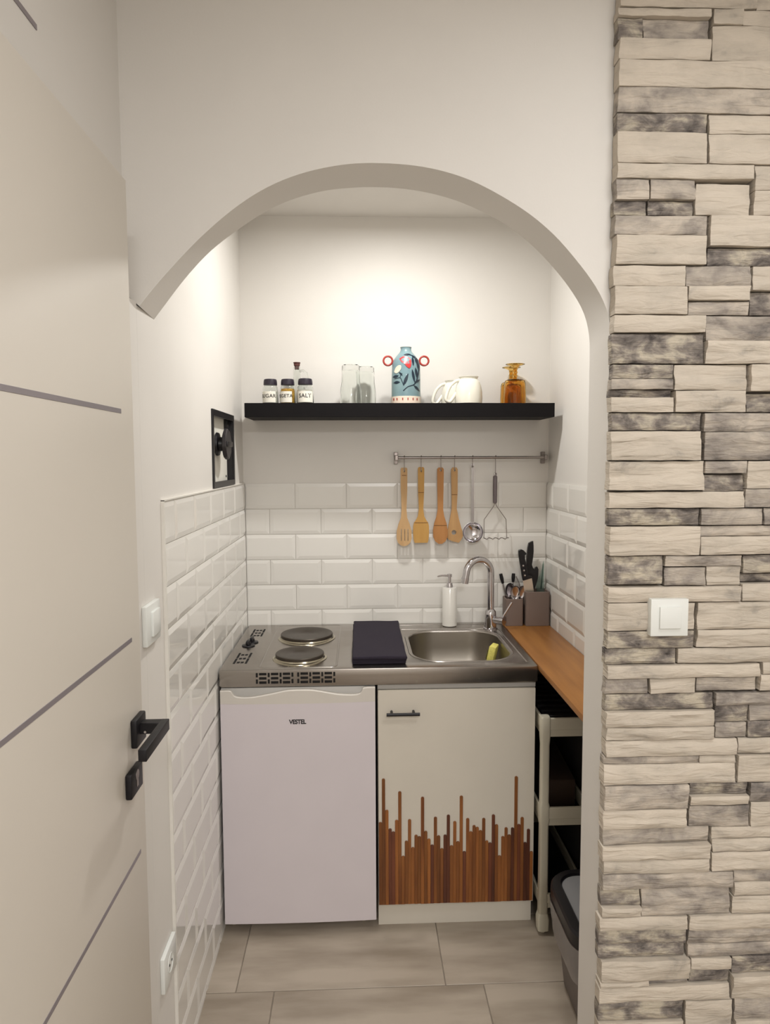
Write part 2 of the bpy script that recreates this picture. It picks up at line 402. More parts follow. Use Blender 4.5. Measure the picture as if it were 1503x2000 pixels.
# ------------------------------------------------------------------ metro tiles
TW, TH, G = 0.2, 0.1, 0.0016
def tile_bm(rel=1.0):
    t = bmesh.new(); w, h = TW - G, TH - G; b = 0.0125; e = 0.001
    R = []
    for (ins, d) in ((0, 0), (0, 0.0062 - 0.003 * rel), (e, 0.0066 - 0.003 * rel), (b, 0.0066), (b + e, 0.0068)):
        R.append([(-w / 2 + ins, -h / 2 + ins, d), (w / 2 - ins, -h / 2 + ins, d), (w / 2 - ins, h / 2 - ins, d), (-w / 2 + ins, h / 2 - ins, d)])
    loops(t, R); bmesh.ops.recalc_face_normals(t, faces=t.faces); return t
def clipbm(t, u0, u1, v0, v1):
    for co, no in (((u0, 0, 0), (-1, 0, 0)), ((u1, 0, 0), (1, 0, 0)), ((0, v0, 0), (0, -1, 0)), ((0, v1, 0), (0, 1, 0))):
        r = bmesh.ops.bisect_plane(t, geom=list(t.verts) + list(t.edges) + list(t.faces), plane_co=co, plane_no=no, clear_outer=True)
        ed = [g for g in r['geom_cut'] if isinstance(g, bmesh.types.BMEdge)]
        if ed:
            try: bmesh.ops.holes_fill(t, edges=ed)
            except Exception: pass
SH = {}
def tiles(wallname, parent, axes, u_lo, u_hi, v_lo, v_hi, joint_even, joint_odd, rel=1.0):
    """axes(u,v,d) -> matrix-ready world mapping; shared mesh for full tiles"""
    O = axes(0, 0, 0); M = Matrix((axes(1, 0, 0) - O, axes(0, 1, 0) - O, axes(0, 0, 1) - O)).transposed()
    def place(t, c):
        me = bpy.data.meshes.new('tile'); bmesh.ops.transform(t, matrix=M.to_4x4(), verts=t.verts); bmesh.ops.recalc_face_normals(t, faces=t.faces); t.to_mesh(me); t.free(); me.materials.append(M_tile); return me
    k = 0
    while ZT - TH * k > v_lo + 0.01:
        vc = ZT - TH * (k + 0.5); j = joint_even if k % 2 == 0 else joint_odd
        n0 = math.floor((u_lo - j) / TW); u = j + n0 * TW
        while u < u_hi - 0.004:
            uc = u + TW / 2
            a, b = max(u, u_lo), min(u + TW, u_hi); lo = max(vc - TH / 2, v_lo)
            if b - a > 0.006:
                full = (b - a > TW - 1e-4) and lo <= vc - TH / 2 + 1e-4
                if full:
                    key = wallname
                    if key not in SH: SH[key] = place(tile_bm(rel), None)
                    me = SH[key]
                else:
                    t = tile_bm(rel); clipbm(t, a - uc + (G / 2 if a > u else -1), b - uc - (G / 2 if b < u + TW else -1), lo - vc if lo > vc - TH / 2 else -1, 1)
                    if not t.faces: u += TW; continue
                    me = place(t, None)
                o = bpy.data.objects.new('tile', me); reg(o, axes(uc, vc, 0), parent)
            u += TW
        k += 1
M_tile_keep = M_tile; M_tile = mat('satin white tile', (230, 227, 221), 0.24, var=0.03, scale=3, rand=0.02)
tiles('b', wall_back, lambda u, v, d: Vector((u, YB + 0.0045 - d, v)), XL + 0.002, XR - 0.002, 0.80, ZT, -0.2508, -0.3508, 0.6)
M_tile = M_tile_keep
tiles('l', wall_left, lambda u, v, d: Vector((XL - 0.0055 + d, u, v)), 1.600, YB - 0.002, 0.0, ZT, 1.695, 1.795, 0.85)
tiles('r', wall_right, lambda u, v, d: Vector((XR + 0.0045 - d, u, v)), YA1 + 0.001, YB - 0.002, 0.85, ZT, 2.44, 2.345)
# grout beds and white edge trims
bm = nb(); box(bm, XL, XR, YB + 0.003, YB + 0.006, 0.8, ZT - 0.001); fin('grout_bed', bm, M_grout, wall_back, False)
bm = nb(); box(bm, XL - 0.007, XL - 0.004, 1.601, YB, 0, ZT - 0.001); fin('grout_bed', bm, M_grout, wall_left, False)
bm = nb(); box(bm, XR + 0.003, XR + 0.006, YA1, YB, 0.85, ZT - 0.001); fin('grout_bed', bm, M_grout, wall_right, False)
bm = nb(); box(bm, XL - 0.0065, XL + 0.0015, 1.597, 1.6005, 0, ZT + 0.002); box(bm, XL - 0.0065, XL + 0.0015, 1.597, YB - 0.008, ZT, ZT + 0.0035)
fin('tile_edge_trim', bm, M_grout, wall_left, False)
bm = nb(); box(bm, XR - 0.001, XR + 0.0055, YA1 + 0.001, YB, 0, 0.848); fin('dark_lower_sheet', bm, mat('dark grey lower wall', (74, 69, 66), 0.8, var=0.1, scale=8), wall_right, False)  # plain dark grey sheet over the side wall below the worktop
bm = nb(); box(bm, XL + 0.01, XR - 0.002, YB - 0.004, YB + 0.006, 0, 0.795); fin('dark_lower_sheet', bm, mat('dark grey lower wall', (74, 69, 66), 0.8), wall_back, False)  # same dark grey sheet on the back wall, below the tiles

# ------------------------------------------------------------------ stone cladding on the pier
def zc(k): return 1.5114 + 0.1 * (9 - k)
def sx(k, cx):
    """crop column -> X on the stone face for course k"""
    sc = (0.103 + 0.0007 * k) / 100.0
    x0 = 0.615 + 0.0027 * k
    return x0 + (1160 + cx / 3.846 - 1300) * sc
bm = nb(); box(bm, PX + 0.001, 1.3, YA0 - 0.006, YA0 + 0.001, 0.0, 2.55); wall_stone = struct('wall_right_stone', bm, M_mortar)
rnd = random.Random(5)
XS0 = 0.524
def stone(k, cx0, cx1, t0, t1, dep=0.0, kind='l', rough=0.0022, tilt=0.0):
    """course k, crop columns cx0..cx1, vertical fraction t0..t1, dep = how far proud of base face"""
    z1 = zc(k) - 0.1 * t0; z0 = zc(k) - 0.1 * t1
    left = cx0 < 200
    x0 = XS0 + rnd.uniform(-0.003, 0.003) if left else sx(k, cx0); x1 = 1.20 if cx1 > 1600 else sx(k, cx1)
    g = 0.0011
    x0 += g if not left else 0; x1 -= g; z0 += g if t1 > 0.99 else 0.0004; z1 -= g if t0 < 0.01 else 0.0004
    w, h = x1 - x0, z1 - z0
    nx = max(3, min(34, int(w / 0.013))); nz = max(3, int(h / 0.0062))
    yf = 1.432 - dep; yb = YA0 - 0.003
    sd = Vector((rnd.uniform(0, 50), rnd.uniform(0, 50), rnd.uniform(0, 50)))
    bm = nb(); grid = []
    wob = 0.0011
    fr = 26 if kind == 'd' else 15
    vl = rnd.uniform(0.3, 0.7); stp = rnd.choice((-1, 1, 0, 1)) * rnd.uniform(0.002, 0.0045) * min(1, h / 0.05); ub = rnd.uniform(0.25, 0.9); stp2 = rnd.choice((-1, 0, 1)) * rnd.uniform(0.001, 0.003)
    for j in range(nz + 1):
        row = []
        for i in range(nx + 1):
            u, v = i / nx, j / nz
            x = x0 + w * u; z = z0 + h * v
            e = min(u * w, (1 - u) * w, v * h, (1 - v) * h)
            rd = 0.0032 * max(0, 1 - e / 0.004) ** 2
            n = noise.fractal(Vector((x * fr, 0, z * fr * 2.4)) + sd, 0.9, 2.1, 3)
            rid = abs(noise.noise(Vector((x * 9, 3, z * 42)) + sd))
            y = yf + rd - n * rough * 1.5 - (0.0036 if kind != 'd' else 0.002) * (0.5 - rid) - 0.002 * noise.noise(Vector((x * 7, 0, z * 16)) + sd) + tilt * (v - 0.5)
            if j == 0: z += noise.noise(Vector((x * 26, 9, 0)) + sd) * wob
            if j == nz: z += noise.noise(Vector((x * 26, 19, 0)) + sd) * wob - wob * .5
            if i == 0: x += noise.noise(Vector((5, 9, z * 40)) + sd) * (0.0025 if left else wob)
            if i == nx: x += noise.noise(Vector((7, 2, z * 40)) + sd) * wob
            lv = vl + 0.22 * noise.noise(Vector((x * 11, 1, 1)) + sd); y += stp * min(1, max(0, (v - lv) / 0.10))
            ul = ub + 0.05 * noise.noise(Vector((3, 1, z * 30)) + sd); y += stp2 * min(1, max(0, (u - ul) / 0.06))
            row.append(bm.verts.new((x, min(y, YA0 - 0.008), z)))
        grid.append(row)
    for j in range(nz):
        for i in range(nx): bm.faces.new((grid[j][i], grid[j][i + 1], grid[j + 1][i + 1], grid[j + 1][i]))
    rim = grid[0] + [grid[j][nx] for j in range(1, nz + 1)] + grid[nz][-2::-1] + [grid[j][0] for j in range(nz - 1, 0, -1)]
    back = [bm.verts.new((v.co.x, yb, v.co.z)) for v in rim]
    n = len(rim)
    for i in range(n): bm.faces.new((rim[i], back[i], back[(i + 1) % n], rim[(i + 1) % n]))
    fin('stone', bm, M_st[kind], wall_stone)
ST = [
 (-1, 180, 1245, 0, 1, .003, 'l'), (-1, 1250, 1700, 0, 1, .0, 'l'),
 (0, 180, 890, 0, .17, .004, 'l'), (0, 180, 380, .17, .6, -.002, 'd'), (0, 380, 890, .17, .6, -.004, 'm'), (0, 180, 890, .6, 1, .004, 'l'), (0, 905, 1130, 0, .3, .004, 'l'), (0, 905, 1700, .3, 1, .001, 'l'), (0, 1130, 1700, 0, .3, .0, 'l'),
 (1, 180, 1700, 0, .52, .004, 'l'), (1, 180, 1700, .52, 1, -.001, 'm'),
 (2, 180, 865, 0, .37, -.004, 'd'), (2, 180, 865, .37, 1, .004, 'l'), (2, 875, 1700, 0, .4, .001, 'l'), (2, 875, 1700, .4, 1, .004, 'l'),
 (3, 180, 1210, 0, .3, .005, 'l'), (3, 180, 425, .3, .7, .001, 'm'), (3, 430, 775, .3, .7, .003, 'm'), (3, 780, 1200, .36, 1, -.002, 'l'), (3, 180, 420, .7, 1, -.007, 'd'), (3, 425, 775, .7, 1, -.006, 'd'), (3, 1220, 1700, 0, .5, .003, 'l'), (3, 1220, 1700, .5, 1, .001, 'l'),
 (4, 150, 860, 0, .4, -.001, 'm'), (4, 150, 860, .4, 1, .004, 'l'), (4, 875, 1700, 0, .62, .006, 'l'), (4, 875, 1700, .64, 1, -.006, 'd'),
 (5, 150, 700, 0, .42, .001, 'l'), (5, 150, 715, .42, 1, .003, 'l'), (5, 700, 1190, 0, .42, .001, 'm'), (5, 715, 1185, .42, .7, .004, 'l'), (5, 730, 1190, .72, 1, -.004, 'm'), (5, 1200, 1700, 0, .5, .004, 'l'), (5, 1200, 1700, .52, 1, -.005, 'd'),
 (6, 140, 845, 0, .36, .003, 'l'), (6, 140, 845, .38, 1, -.003, 'd'), (6, 855, 1700, 0, .52, -.003, 'm'), (6, 855, 1700, .52, 1, .003, 'l'),
 (7, 140, 610, 0, .3, -.003, 'd'), (7, 140, 610, .3, .52, .001, 'm'), (7, 140, 610, .52, .68, -.009, 'd'), (7, 140, 615, .68, 1, .002, 'l'), (7, 615, 1165, 0, .54, -.001, 'l'), (7, 620, 1160, .54, 1, .003, 'l'), (7, 1180, 1700, 0, .56, .004, 'l'), (7, 1180, 1700, .6, 1, -.008, 'd'),
 (8, 130, 820, 0, .37, -.002, 'd'), (8, 130, 815, .38, 1, .004, 'l'), (8, 835, 1700, 0, .4, .001, 'm'), (8, 835, 1700, .4, 1, .004, 'm'),
 (9, 130, 840, 0, .62, .003, 'l'), (9, 840, 1160, 0, .27, .002, 'm'), (9, 840, 1155, .3, .65, -.007, 'd'), (9, 130, 1145, .65, 1, .001, 'l'), (9, 1165, 1700, 0, .6, -.002, 'l'), (9, 1150, 1700, .6, 1, .001, 'm'),
 (10, 120, 805, 0, .36, -.004, 'd'), (10, 810, 1275, 0, .36, .001, 'm'), (10, 1285, 1700, 0, .36, .001, 'm'), (10, 120, 800, .38, 1, .006, 'l'), (10, 805, 1700, .38, .6, -.003, 'm'), (10, 805, 1700, .6, 1, .005, 'l'),
 (11, 115, 530, 0, .62, -.002, 'd'), (11, 540, 1120, 0, .24, .001, 'm'), (11, 540, 855, .26, .65, -.001, 'm'), (11, 860, 1120, .24, .65, -.001, 'l'), (11, 105, 1110, .66, 1, .005, 'l'), (11, 1130, 1700, 0, .4, -.001, 'd'), (11, 1130, 1700, .42, .6, -.013, 'd'), (11, 1120, 1700, .62, 1, .006, 'l'),
 (12, 110, 765, 0, .6, .003, 'l'), (12, 110, 765, .62, 1, -.001, 'd'), (12, 780, 1700, 0, .6, .002, 'l'), (12, 780, 1700, .6, 1, .004, 'l'),
 (13, 105, 630, 0, .35, -.004, 'd'), (13, 635, 1700, 0, .34, .001, 'l'), (13, 105, 1255, .36, .64, .006, 'l'), (13, 1275, 1700, .34, .6, .002, 'l'), (13, 105, 425, .66, 1, -.003, 'm'), (13, 435, 780, .65, 1, .002, 'l'), (13, 785, 1240, .66, .96, -.003, 'm'), (13, 1255, 1700, .6, .96, .002, 'l'),
 (14, 95, 915, 0, .36, -.005, 'd'), (14, 920, 1700, 0, .28, .001, 'm'), (14, 95, 915, .37, .72, .004, 'l'), (14, 95, 910, .72, 1, .006, 'l'), (14, 925, 1180, .28, .66, -.004, 'd'), (14, 1185, 1700, .28, .64, -.003, 'm'), (14, 925, 1165, .66, 1, -.001, 'm'), (14, 1170, 1700, .64, 1, .001, 'd'),
 (15, 90, 1075, 0, .36, .005, 'l'), (15, 90, 800, .38, .55, -.004, 'm'), (15, 800, 1075, .38, .55, .001, 'l'), (15, 90, 1075, .55, 1, .003, 'l'), (15, 1085, 1700, 0, .35, .001, 'l'), (15, 1085, 1700, .38, 1, .003, 'l'),
 (16, 85, 715, 0, .55, .003, 'm'), (16, 85, 710, .56, 1, .004, 'l'), (16, 730, 1165, 0, .28, -.005, 'd'), (16, 730, 1170, .29, .5, .003, 'l'), (16, 730, 1180, .52, 1, -.002, 'm'), (16, 1175, 1700, 0, .45, .001, 'm'), (16, 1185, 1700, .46, 1, .002, 'l'),
 (17, 75, 880, 0, .36, -.003, 'm'), (17, 75, 880, .37, .7, .004, 'l'), (17, 75, 875, .7, 1, .005, 'l'), (17, 890, 1700, 0, .28, -.001, 'l'), (17, 890, 1700, .28, .55, .004, 'l'), (17, 890, 1700, .57, 1, .002, 'l'),
 (18, 70, 1045, 0, .36, .003, 'm'), (18, 70, 370, .37, .76, -.006, 'd'), (18, 370, 1035, .37, 1, .001, 'm'), (18, 70, 370, .77, 1, .004, 'l'), (18, 1055, 1700, 0, .28, -.002, 'm'), (18, 1055, 1700, .28, .58, .003, 'l'), (18, 1045, 1700, .6, 1, .003, 'l'),
 (19, 70, 705, 0, .3, .005, 'l'), (19, 70, 705, .32, .66, -.003, 'd'), (19, 70, 700, .67, 1, -.006, 'd'), (19, 715, 1700, 0, .35, .004, 'l'), (19, 715, 1700, .36, .7, -.002, 'm'), (19, 715, 1700, .7, 1, .0, 'm'),
 (20, 60, 725, 0, .5, .005, 'l'), (20, 730, 1030, 0, .28, .003, 'l'), (20, 60, 430, .5, .64, .004, 'l'), (20, 430, 725, .52, .64, -.006, 'm'), (20, 730, 1030, .3, .62, -.006, 'd'), (20, 60, 1030, .64, 1, .003, 'l'), (20, 1040, 1700, 0, .42, -.003, 'd'), (20, 1040, 1700, .43, 1, .004, 'l'),
 (21, 45, 680, 0, .45, -.002, 'd'), (21, 45, 680, .46, 1, .003, 'l'), (21, 690, 1040, 0, 1, .003, 'l'), (21, 1060, 1700, 0, .5, .001, 'm'), (21, 1060, 1700, .5, 1, .003, 'l'),
 (22, 45, 900, 0, .5, .003, 'l'), (22, 45, 900, .5, 1, .0, 'm'), (22, 910, 1700, 0, 1, .003, 'l'),
 (23, 45, 600, 0, 1, .003, 'l'), (23, 610, 1700, 0, 1, .001, 'm')]
for s in ST: stone(*s)

# ------------------------------------------------------------------ door
DX = -0.405
bm = nb(); box(bm, DX - 0.038, DX, 0.38, 1.277, 0.008, 2.006, 0.002, 2); door = struct('door_1', bm, M_door, smooth=True)
tag(door)
for z in (1.6, 1.199, 0.801, 0.4):
    bm = nb(); box(bm, DX - 0.002, DX + 0.0006, 0.38, {1.6: 1.213, 1.199: 1.230, 0.801: 1.243, 0.4: 1.243}[z], z - 0.004, z + 0.004, 0.0003, 1); fin('groove_inlay', bm, M_inlay, door)
bm = nb(); box(bm, DX, DX + 0.011, 1.208, 1.262, 1.008, 1.059, 0.0025, 2)
h = fin('door_handle', bm, M_black, door)
bm = nb(); box(bm, DX + 0.008, DX + 0.057, 1.226, 1.2475, 1.0277, 1.0475, 0.001, 1); fin('handle_neck', bm, M_black, h)
bm = nb(); box(bm, DX + 0.0435, DX + 0.0572, 1.110, 1.2478, 1.0275, 1.0477, 0.0012, 2); fin('lever', bm, M_black, h)
bm = nb(); lathe(bm, [(0.0001, 0), (0.0022, 0), (0.0022, 0.001)], (DX + 0.02, 1.2255, 1.032), 10, Matrix.Rotation(radians(90), 3, 'X')); fin('grub_screw', bm, M_chrome, h)
bm = nb(); box(bm, DX, DX + 0.011, 1.172, 1.235, 0.932, 0.976, 0.0025, 2)
k = fin('lock_escutcheon', bm, M_black, door)
bm = nb(); lathe(bm, [(0.0001, 0), (0.009, 0), (0.009, 0.0008), (0.0001, 0.0008)], (DX + 0.0108, 1.204, 0.964), 20, Matrix.Rotation(radians(90), 3, 'Y'))
box(bm, DX + 0.0108, DX + 0.0116, 1.1995, 1.2085, 0.943, 0.964, 0.0003, 1); fin('key_cylinder', bm, M_satin, k)

# ------------------------------------------------------------------ light switch and socket on the left wall
def wallplate(name, label, cat, y0, y1, z0, z1, x, out=0.010):
    t = thing(name, label, cat, (x, (y0 + y1) / 2, z0))
    bm = nb(); box(bm, x, x + out, y0, y1, z0, z1, 0.002, 2); fin('cover_plate', bm, M_switch, t)
    return t
X = XL - 0.006
t = wallplate('light_switch', 'white plastic rocker light switch on the plaster strip beside the open door', 'light switch', 1.435, 1.530, 1.128, 1.213, X, 0.011)
bm = nb(); box(bm, X + 0.010, X + 0.0165, 1.462, 1.515, 1.144, 1.197, 0.002, 2, M=None); fin('rocker', bm, M_switch, t)
t = wallplate('wall_socket', 'white wall socket low on the plaster strip below the light switch', 'socket', 1.488, 1.585, 0.322, 0.404, X, 0.010)
bm = nb(); c = (X + 0.0095, 1.536, 0.363)
lathe(bm, [(0.021, 0), (0.021, 0.0015), (0.019, 0.0015), (0.0185, -0.004), (0.0001, -0.004)], c, 28, Matrix.Rotation(radians(90), 3, 'Y')); fin('socket_ring', bm, M_switch, t)
for dy in (-0.0095, 0.0095):
    bm = nb(); lathe(bm, [(0.0001, 0), (0.0028, 0), (0.0028, 0.0006), (0.0001, 0.0006)], (X + 0.0105, 1.536 + dy, 0.363), 10, Matrix.Rotation(radians(90), 3, 'Y')); fin('pin_hole', bm, M_dark, t)

# switch on the stone wall
t = thing('light_switch', 'square white push switch mounted on the stone cladding', 'light switch', (0.649, 1.42, 1.143))
bm = nb(); box(bm, 0.609, 0.689, 1.412, 1.436, 1.143, 1.222, 0.0015, 2); fin('cover_plate', bm, M_switch, t)
bm = nb(); box(bm, 0.6265, 0.6725, 1.4065, 1.4135, 1.160, 1.206, 0.0012, 2); fin('push_plate', bm, M_switch, t)

# ------------------------------------------------------------------ black framed box with knob on the left wall
t = thing('wall_control_box', 'black framed wall recess with a white plate and large black knob, left of shelf', 'control box', (XL, 2.34, 1.43))
X = XL - 0.006; y0, y1, z0, z1 = 2.160, 2.520, 1.428, 1.672
def yzmap(u, v, d): return (X + d, u, v)
bm = nb(); plate(bm, [(y0, z0), (y1, z0), (y1, z1), (y0, z1)], [[(YH0 + 0.004, ZH0 + 0.006), (YH1 - 0.006, ZH0 + 0.006), (YH1 - 0.006, ZH1 - 0.008), (YH0 + 0.004, ZH1 - 0.008)]], yzmap, 0.006)
fin('frame', bm, M_blackp, t, smooth=False)
bm = nb(); w = 0.004; xb = -0.4735
for a_ in ((YH0, YH0 + w, ZH0, ZH1), (YH1 - 0.010, YH1, ZH0, ZH1), (YH0 + w, YH1 - w, ZH0, ZH0 + w), (YH0 + w, YH1 - w, ZH1 - w, ZH1)): box(bm, xb, X + 0.001, *a_)
fin('recess_liner', bm, M_blackp, t, smooth=False)
bm = nb(); box(bm, xb, xb + 0.004, YH0 + w, YH1 - w, ZH0 + w, ZH1 - w); fin('back_plate', bm, mat('pale plate', (244, 241, 230), 0.45, var=0.03), t, smooth=False)
RY = Matrix.Rotation(radians(90), 3, 'Y'); ky = 2.318; kz_ = 1.567; xp = xb + 0.004
bm = nb(); lathe(bm, [(0.0001, 0), (0.036, 0), (0.039, 0.003), (0.037, 0.010), (0.024, 0.012), (0.021, 0.028), (0.0001, 0.028)], (xp, ky, kz_), 36, RY)
kn = fin('knob', bm, M_blackp, t)
def fac(a, z): return 1 + 0.04 * (1 if sin(a * 8) > 0.2 else 0)
bm = nb(); lathe(bm, [(0.0001, 0), (0.042, 0), (0.049, 0.003), (0.049, 0.012), (0.046, 0.015), (0.0001, 0.015)], (xp + 0.026, ky + 0.004, kz_), 48, RY, facet=fac)
fin('knob_head', bm, mat('worn black plastic', (46, 42, 44), 0.4, var=0.1), kn)
bm = nb(); box(bm, xp + 0.039, xp + 0.047, ky - 0.042, ky + 0.048, kz_ - 0.009, kz_ + 0.009, 0.003, 2); fin('knob_grip', bm, M_blackp, kn)
bm = nb(); box(bm, xp, xp + 0.010, YH1 - 0.055, YH1 - 0.008, ZH1 - 0.040, ZH1 - w, 0.001, 1); br = fin('corner_bracket', bm, M_blackp, t)
bm = nb(); lathe(bm, [(0.0001, 0), (0.005, 0), (0.005, 0.002), (0.0001, 0.002)], (xp + 0.0098, YH1 - 0.036, ZH1 - 0.026), 14, RY); fin('screw', bm, M_satin, br)
bm = nb(); lathe(bm, [(0.0001, 0), (0.004, 0), (0.004, 0.002), (0.0001, 0.002)], (xp, YH1 - 0.034, ZH0 + 0.018), 12, RY); fin('screw', bm, M_blackp, t)

# ------------------------------------------------------------------ fridge
t = thing('mini_fridge', 'white under-counter fridge with a maker name on its door', 'fridge', (-0.195, 2.4, 0.0))
FY = 2.128; fx0, fx1 = -0.436, 0.0455
bm = nb(); box(bm, fx0 + 0.004, fx1 - 0.004, FY + 0.045, 2.68, 0.03, 0.80, 0.004, 2); fin('cabinet_body', bm, M_fridge, t)
# door panel gently bowed
def fbow(x): u = (x - fx0) / (fx1 - fx0) * 2 - 1; return -0.004 * (1 - u * u)
bm = nb(); rings = []
n = 14
front = [fx0 + (fx1 - fx0) * i / n for i in range(n + 1)]
for z, ins in ((0.037, 0.003), (0.040, 0.0), (0.757, 0.0), (0.7585, 0.0015)):
    r = [(x if 0 < i < n else x + (ins if i == 0 else -ins), FY + fbow(x) + ins, z) for i, x in enumerate(front)]
    r += [(fx1 - ins, FY + 0.04, z), (fx0 + ins, FY + 0.04, z)]
    rings.append(r)
loops(bm, rings); pd = fin('door_panel', bm, M_fridge, t)
# cap with the wavy handle edge (crop px -> X: 370px/1503)
def cxX(c): return fx0 + (c - 85) / (1303 - 85) * (fx1 - fx0)
def cyZ(c): return 0.806 - (c - 95) / 4.062 * 0.001645
wave = [(85, 108), (160, 108), (178, 125), (195, 148), (225, 158), (270, 162), (330, 160), (400, 150), (470, 138), (540, 124), (600, 112), (660, 108), (780, 108), (840, 115), (920, 130), (1000, 145), (1080, 152), (1150, 152), (1185, 142), (1200, 122), (1215, 100), (1303, 96)]
wv = catmull([(cxX(a), cyZ(b), 0) for a, b in wave], 3)
top = [(p.x, min(p.y, 0.805)) for p in wv]
nz = len(top); bot = [(x, 0.7585 - 0.002 * (1 - ((x - fx0) / (fx1 - fx0) * 2 - 1) ** 2)) for x, _ in top]
bm = nb()
rr = []
for x, z in top: rr.append((x, FY + fbow(x), z))
A = [bm.verts.new((x, FY + fbow(x) + 0.000, z)) for x, z in bot]; Bv = [bm.verts.new((x, FY + fbow(x), z - 0.003)) for x, z in top]
C_ = [bm.verts.new((x, FY + fbow(x) + 0.003, z)) for x, z in top]; D_ = [bm.verts.new((x, FY + 0.012, z)) for x, z in top]; E_ = [bm.verts.new((x, FY + 0.012, z)) for x, z in bot]
for i in range(nz - 1):
    for P, Q in ((A, Bv), (Bv, C_), (C_, D_), (D_, E_), (E_, A)): bm.faces.new((P[i], P[i + 1], Q[i + 1], Q[i]))
bm.faces.new((A[0], Bv[0], C_[0], D_[0], E_[0])); bm.faces.new((A[-1], E_[-1], D_[-1], C_[-1], Bv[-1]))
fin('handle_cap', bm, M_fridgec, t)
bm = nb(); box(bm, fx0 + 0.001, fx1 - 0.001, FY + 0.010, FY + 0.042, 0.757, 0.8055, 0.002, 2); fin('handle_recess', bm, M_fridgeg, t)
text('lettering', 'VESTEL', 0.0192, lambda x, y, z: (-0.197 + x * 0.92, FY + fbow(-0.197) - 0.0004 - z, 0.6985 + y), M_ink, t, 0.0003, 0.0006, 0.92)
for x in (fx0 + 0.028, fx1 - 0.03):
    bm = nb(); lathe(bm, [(0.012, 0.0), (0.013, 0.002), (0.013, 0.01), (0.008, 0.012), (0.008, 0.034)], (x - 0.010, FY + 0.065, 0), 16); fin('foot', bm, M_plastic, t)
bm = nb(); lathe(bm, [(0.006, 0), (0.006, 0.008)], (fx0 + 0.016, FY + 0.02, 0.0285), 12); fin('hinge_pin', bm, M_plastic, t)

# ------------------------------------------------------------------ sink cabinet
t = thing('sink_cabinet', 'white base cabinet with wooden strips on its door, under the sink', 'cabinet', (0.304, 2.4, 0))
cx0, cx1 = 0.0535, 0.5545
bm = nb()
box(bm, cx0, cx0 + 0.016, 2.150, 2.70, 0.086, 0.808, 0.0005, 1); box(bm, cx1 - 0.016, cx1, 2.150, 2.70, 0.086, 0.808, 0.0005, 1)
box(bm, cx0, cx0 + 0.016, 2.176, 2.70, 0.0, 0.086, 0.0005, 1); box(bm, cx1 - 0.016, cx1, 2.176, 2.70, 0.0, 0.086, 0.0005, 1)
box(bm, cx0 + 0.016, cx1 - 0.016, 2.16, 2.70, 0.07, 0.086); box(bm, cx0 + 0.016, cx1 - 0.016, 2.69, 2.70, 0.086, 0.808)
fin('carcass', bm, M_cab, t, False)
bm = nb(); box(bm, cx0, cx1, 2.160, 2.1755, 0.0, 0.0855, 0.0005, 1); fin('plinth', bm, M_cab, t)
bm = nb(); box(bm, cx0 - 0.0005, cx1, 2.136, 2.156, 0.794, 0.812, 0.001, 1); fin('top_rail', bm, M_cabg, t)
bm = nb(); box(bm, cx0 + 0.001, cx1 - 0.001, 2.1315, 2.1485, 0.0845, 0.792, 0.0008, 1); dr = fin('door', bm, M_cab, t)
bm = nb(); hy = 2.1315 - 0.026
tube(bm, [(0.080, hy, 0.7225), (0.184, hy, 0.7225)], 0.0052, 14)
hd = fin('handle', bm, M_black, dr)
# posts belong to the same handle
for x in (0.0965, 0.1655):
    bm = nb(); tube(bm, [(x, hy, 0.7235), (x, 2.132, 0.7235)], 0.0042, 10); fin('handle_post', bm, M_black, dr)
HT = [0.364, 0.507, 0.404, 0.342, 0.332, 0.37, 0.464, 0.25, 0.3, 0.371, 0.278, 0.319, 0.314, 0.444, 0.331, 0.305, 0.285, 0.377, 0.315, 0.272, 0.317, 0.383, 0.281, 0.361, 0.294, 0.445, 0.26, 0.37, 0.326, 0.346, 0.34, 0.329, 0.369, 0.294, 0.287, 0.38, 0.347, 0.243, 0.307, 0.336, 0.312, 0.335, 0.505, 0.346, 0.369, 0.285, 0.329, 0.254]
rs = random.Random(11)
for i, ht in enumerate(HT):
    xc = 0.0600 + (0.5462 - 0.0600) * i / 47.0; w = 0.00503; d = rs.uniform(0.0030, 0.0044)
    z0 = 0.0885
    bm = nb(); y1 = 2.1314; y0 = y1 - d
    r = w * 0.9; prof = [(xc - w, z0), (xc + w, z0), (xc + w, ht - r * .8)] + [(xc + w * cos(a), ht - r * .8 + r * .8 * sin(a)) for a in (pi / 4, pi / 2, 3 * pi / 4)] + [(xc - w, ht - r * .8)]
    e = 0.0005
    loops(bm, [[(x, y1, z) for x, z in prof], [(x, y0 + e, z) for x, z in prof], [(xc + (x - xc) * 0.9, y0, z - (e if z > z0 + .01 else -e)) for x, z in prof]])
    dark = i in (3, 4, 10, 16, 20, 21, 22, 25, 26, 27, 34, 35, 39, 40, 41, 42, 43, 44, 45, 46, 47) and rs.random() < 0.6
    fin('wood_strip', bm, M_stripd if dark else M_strip, dr)

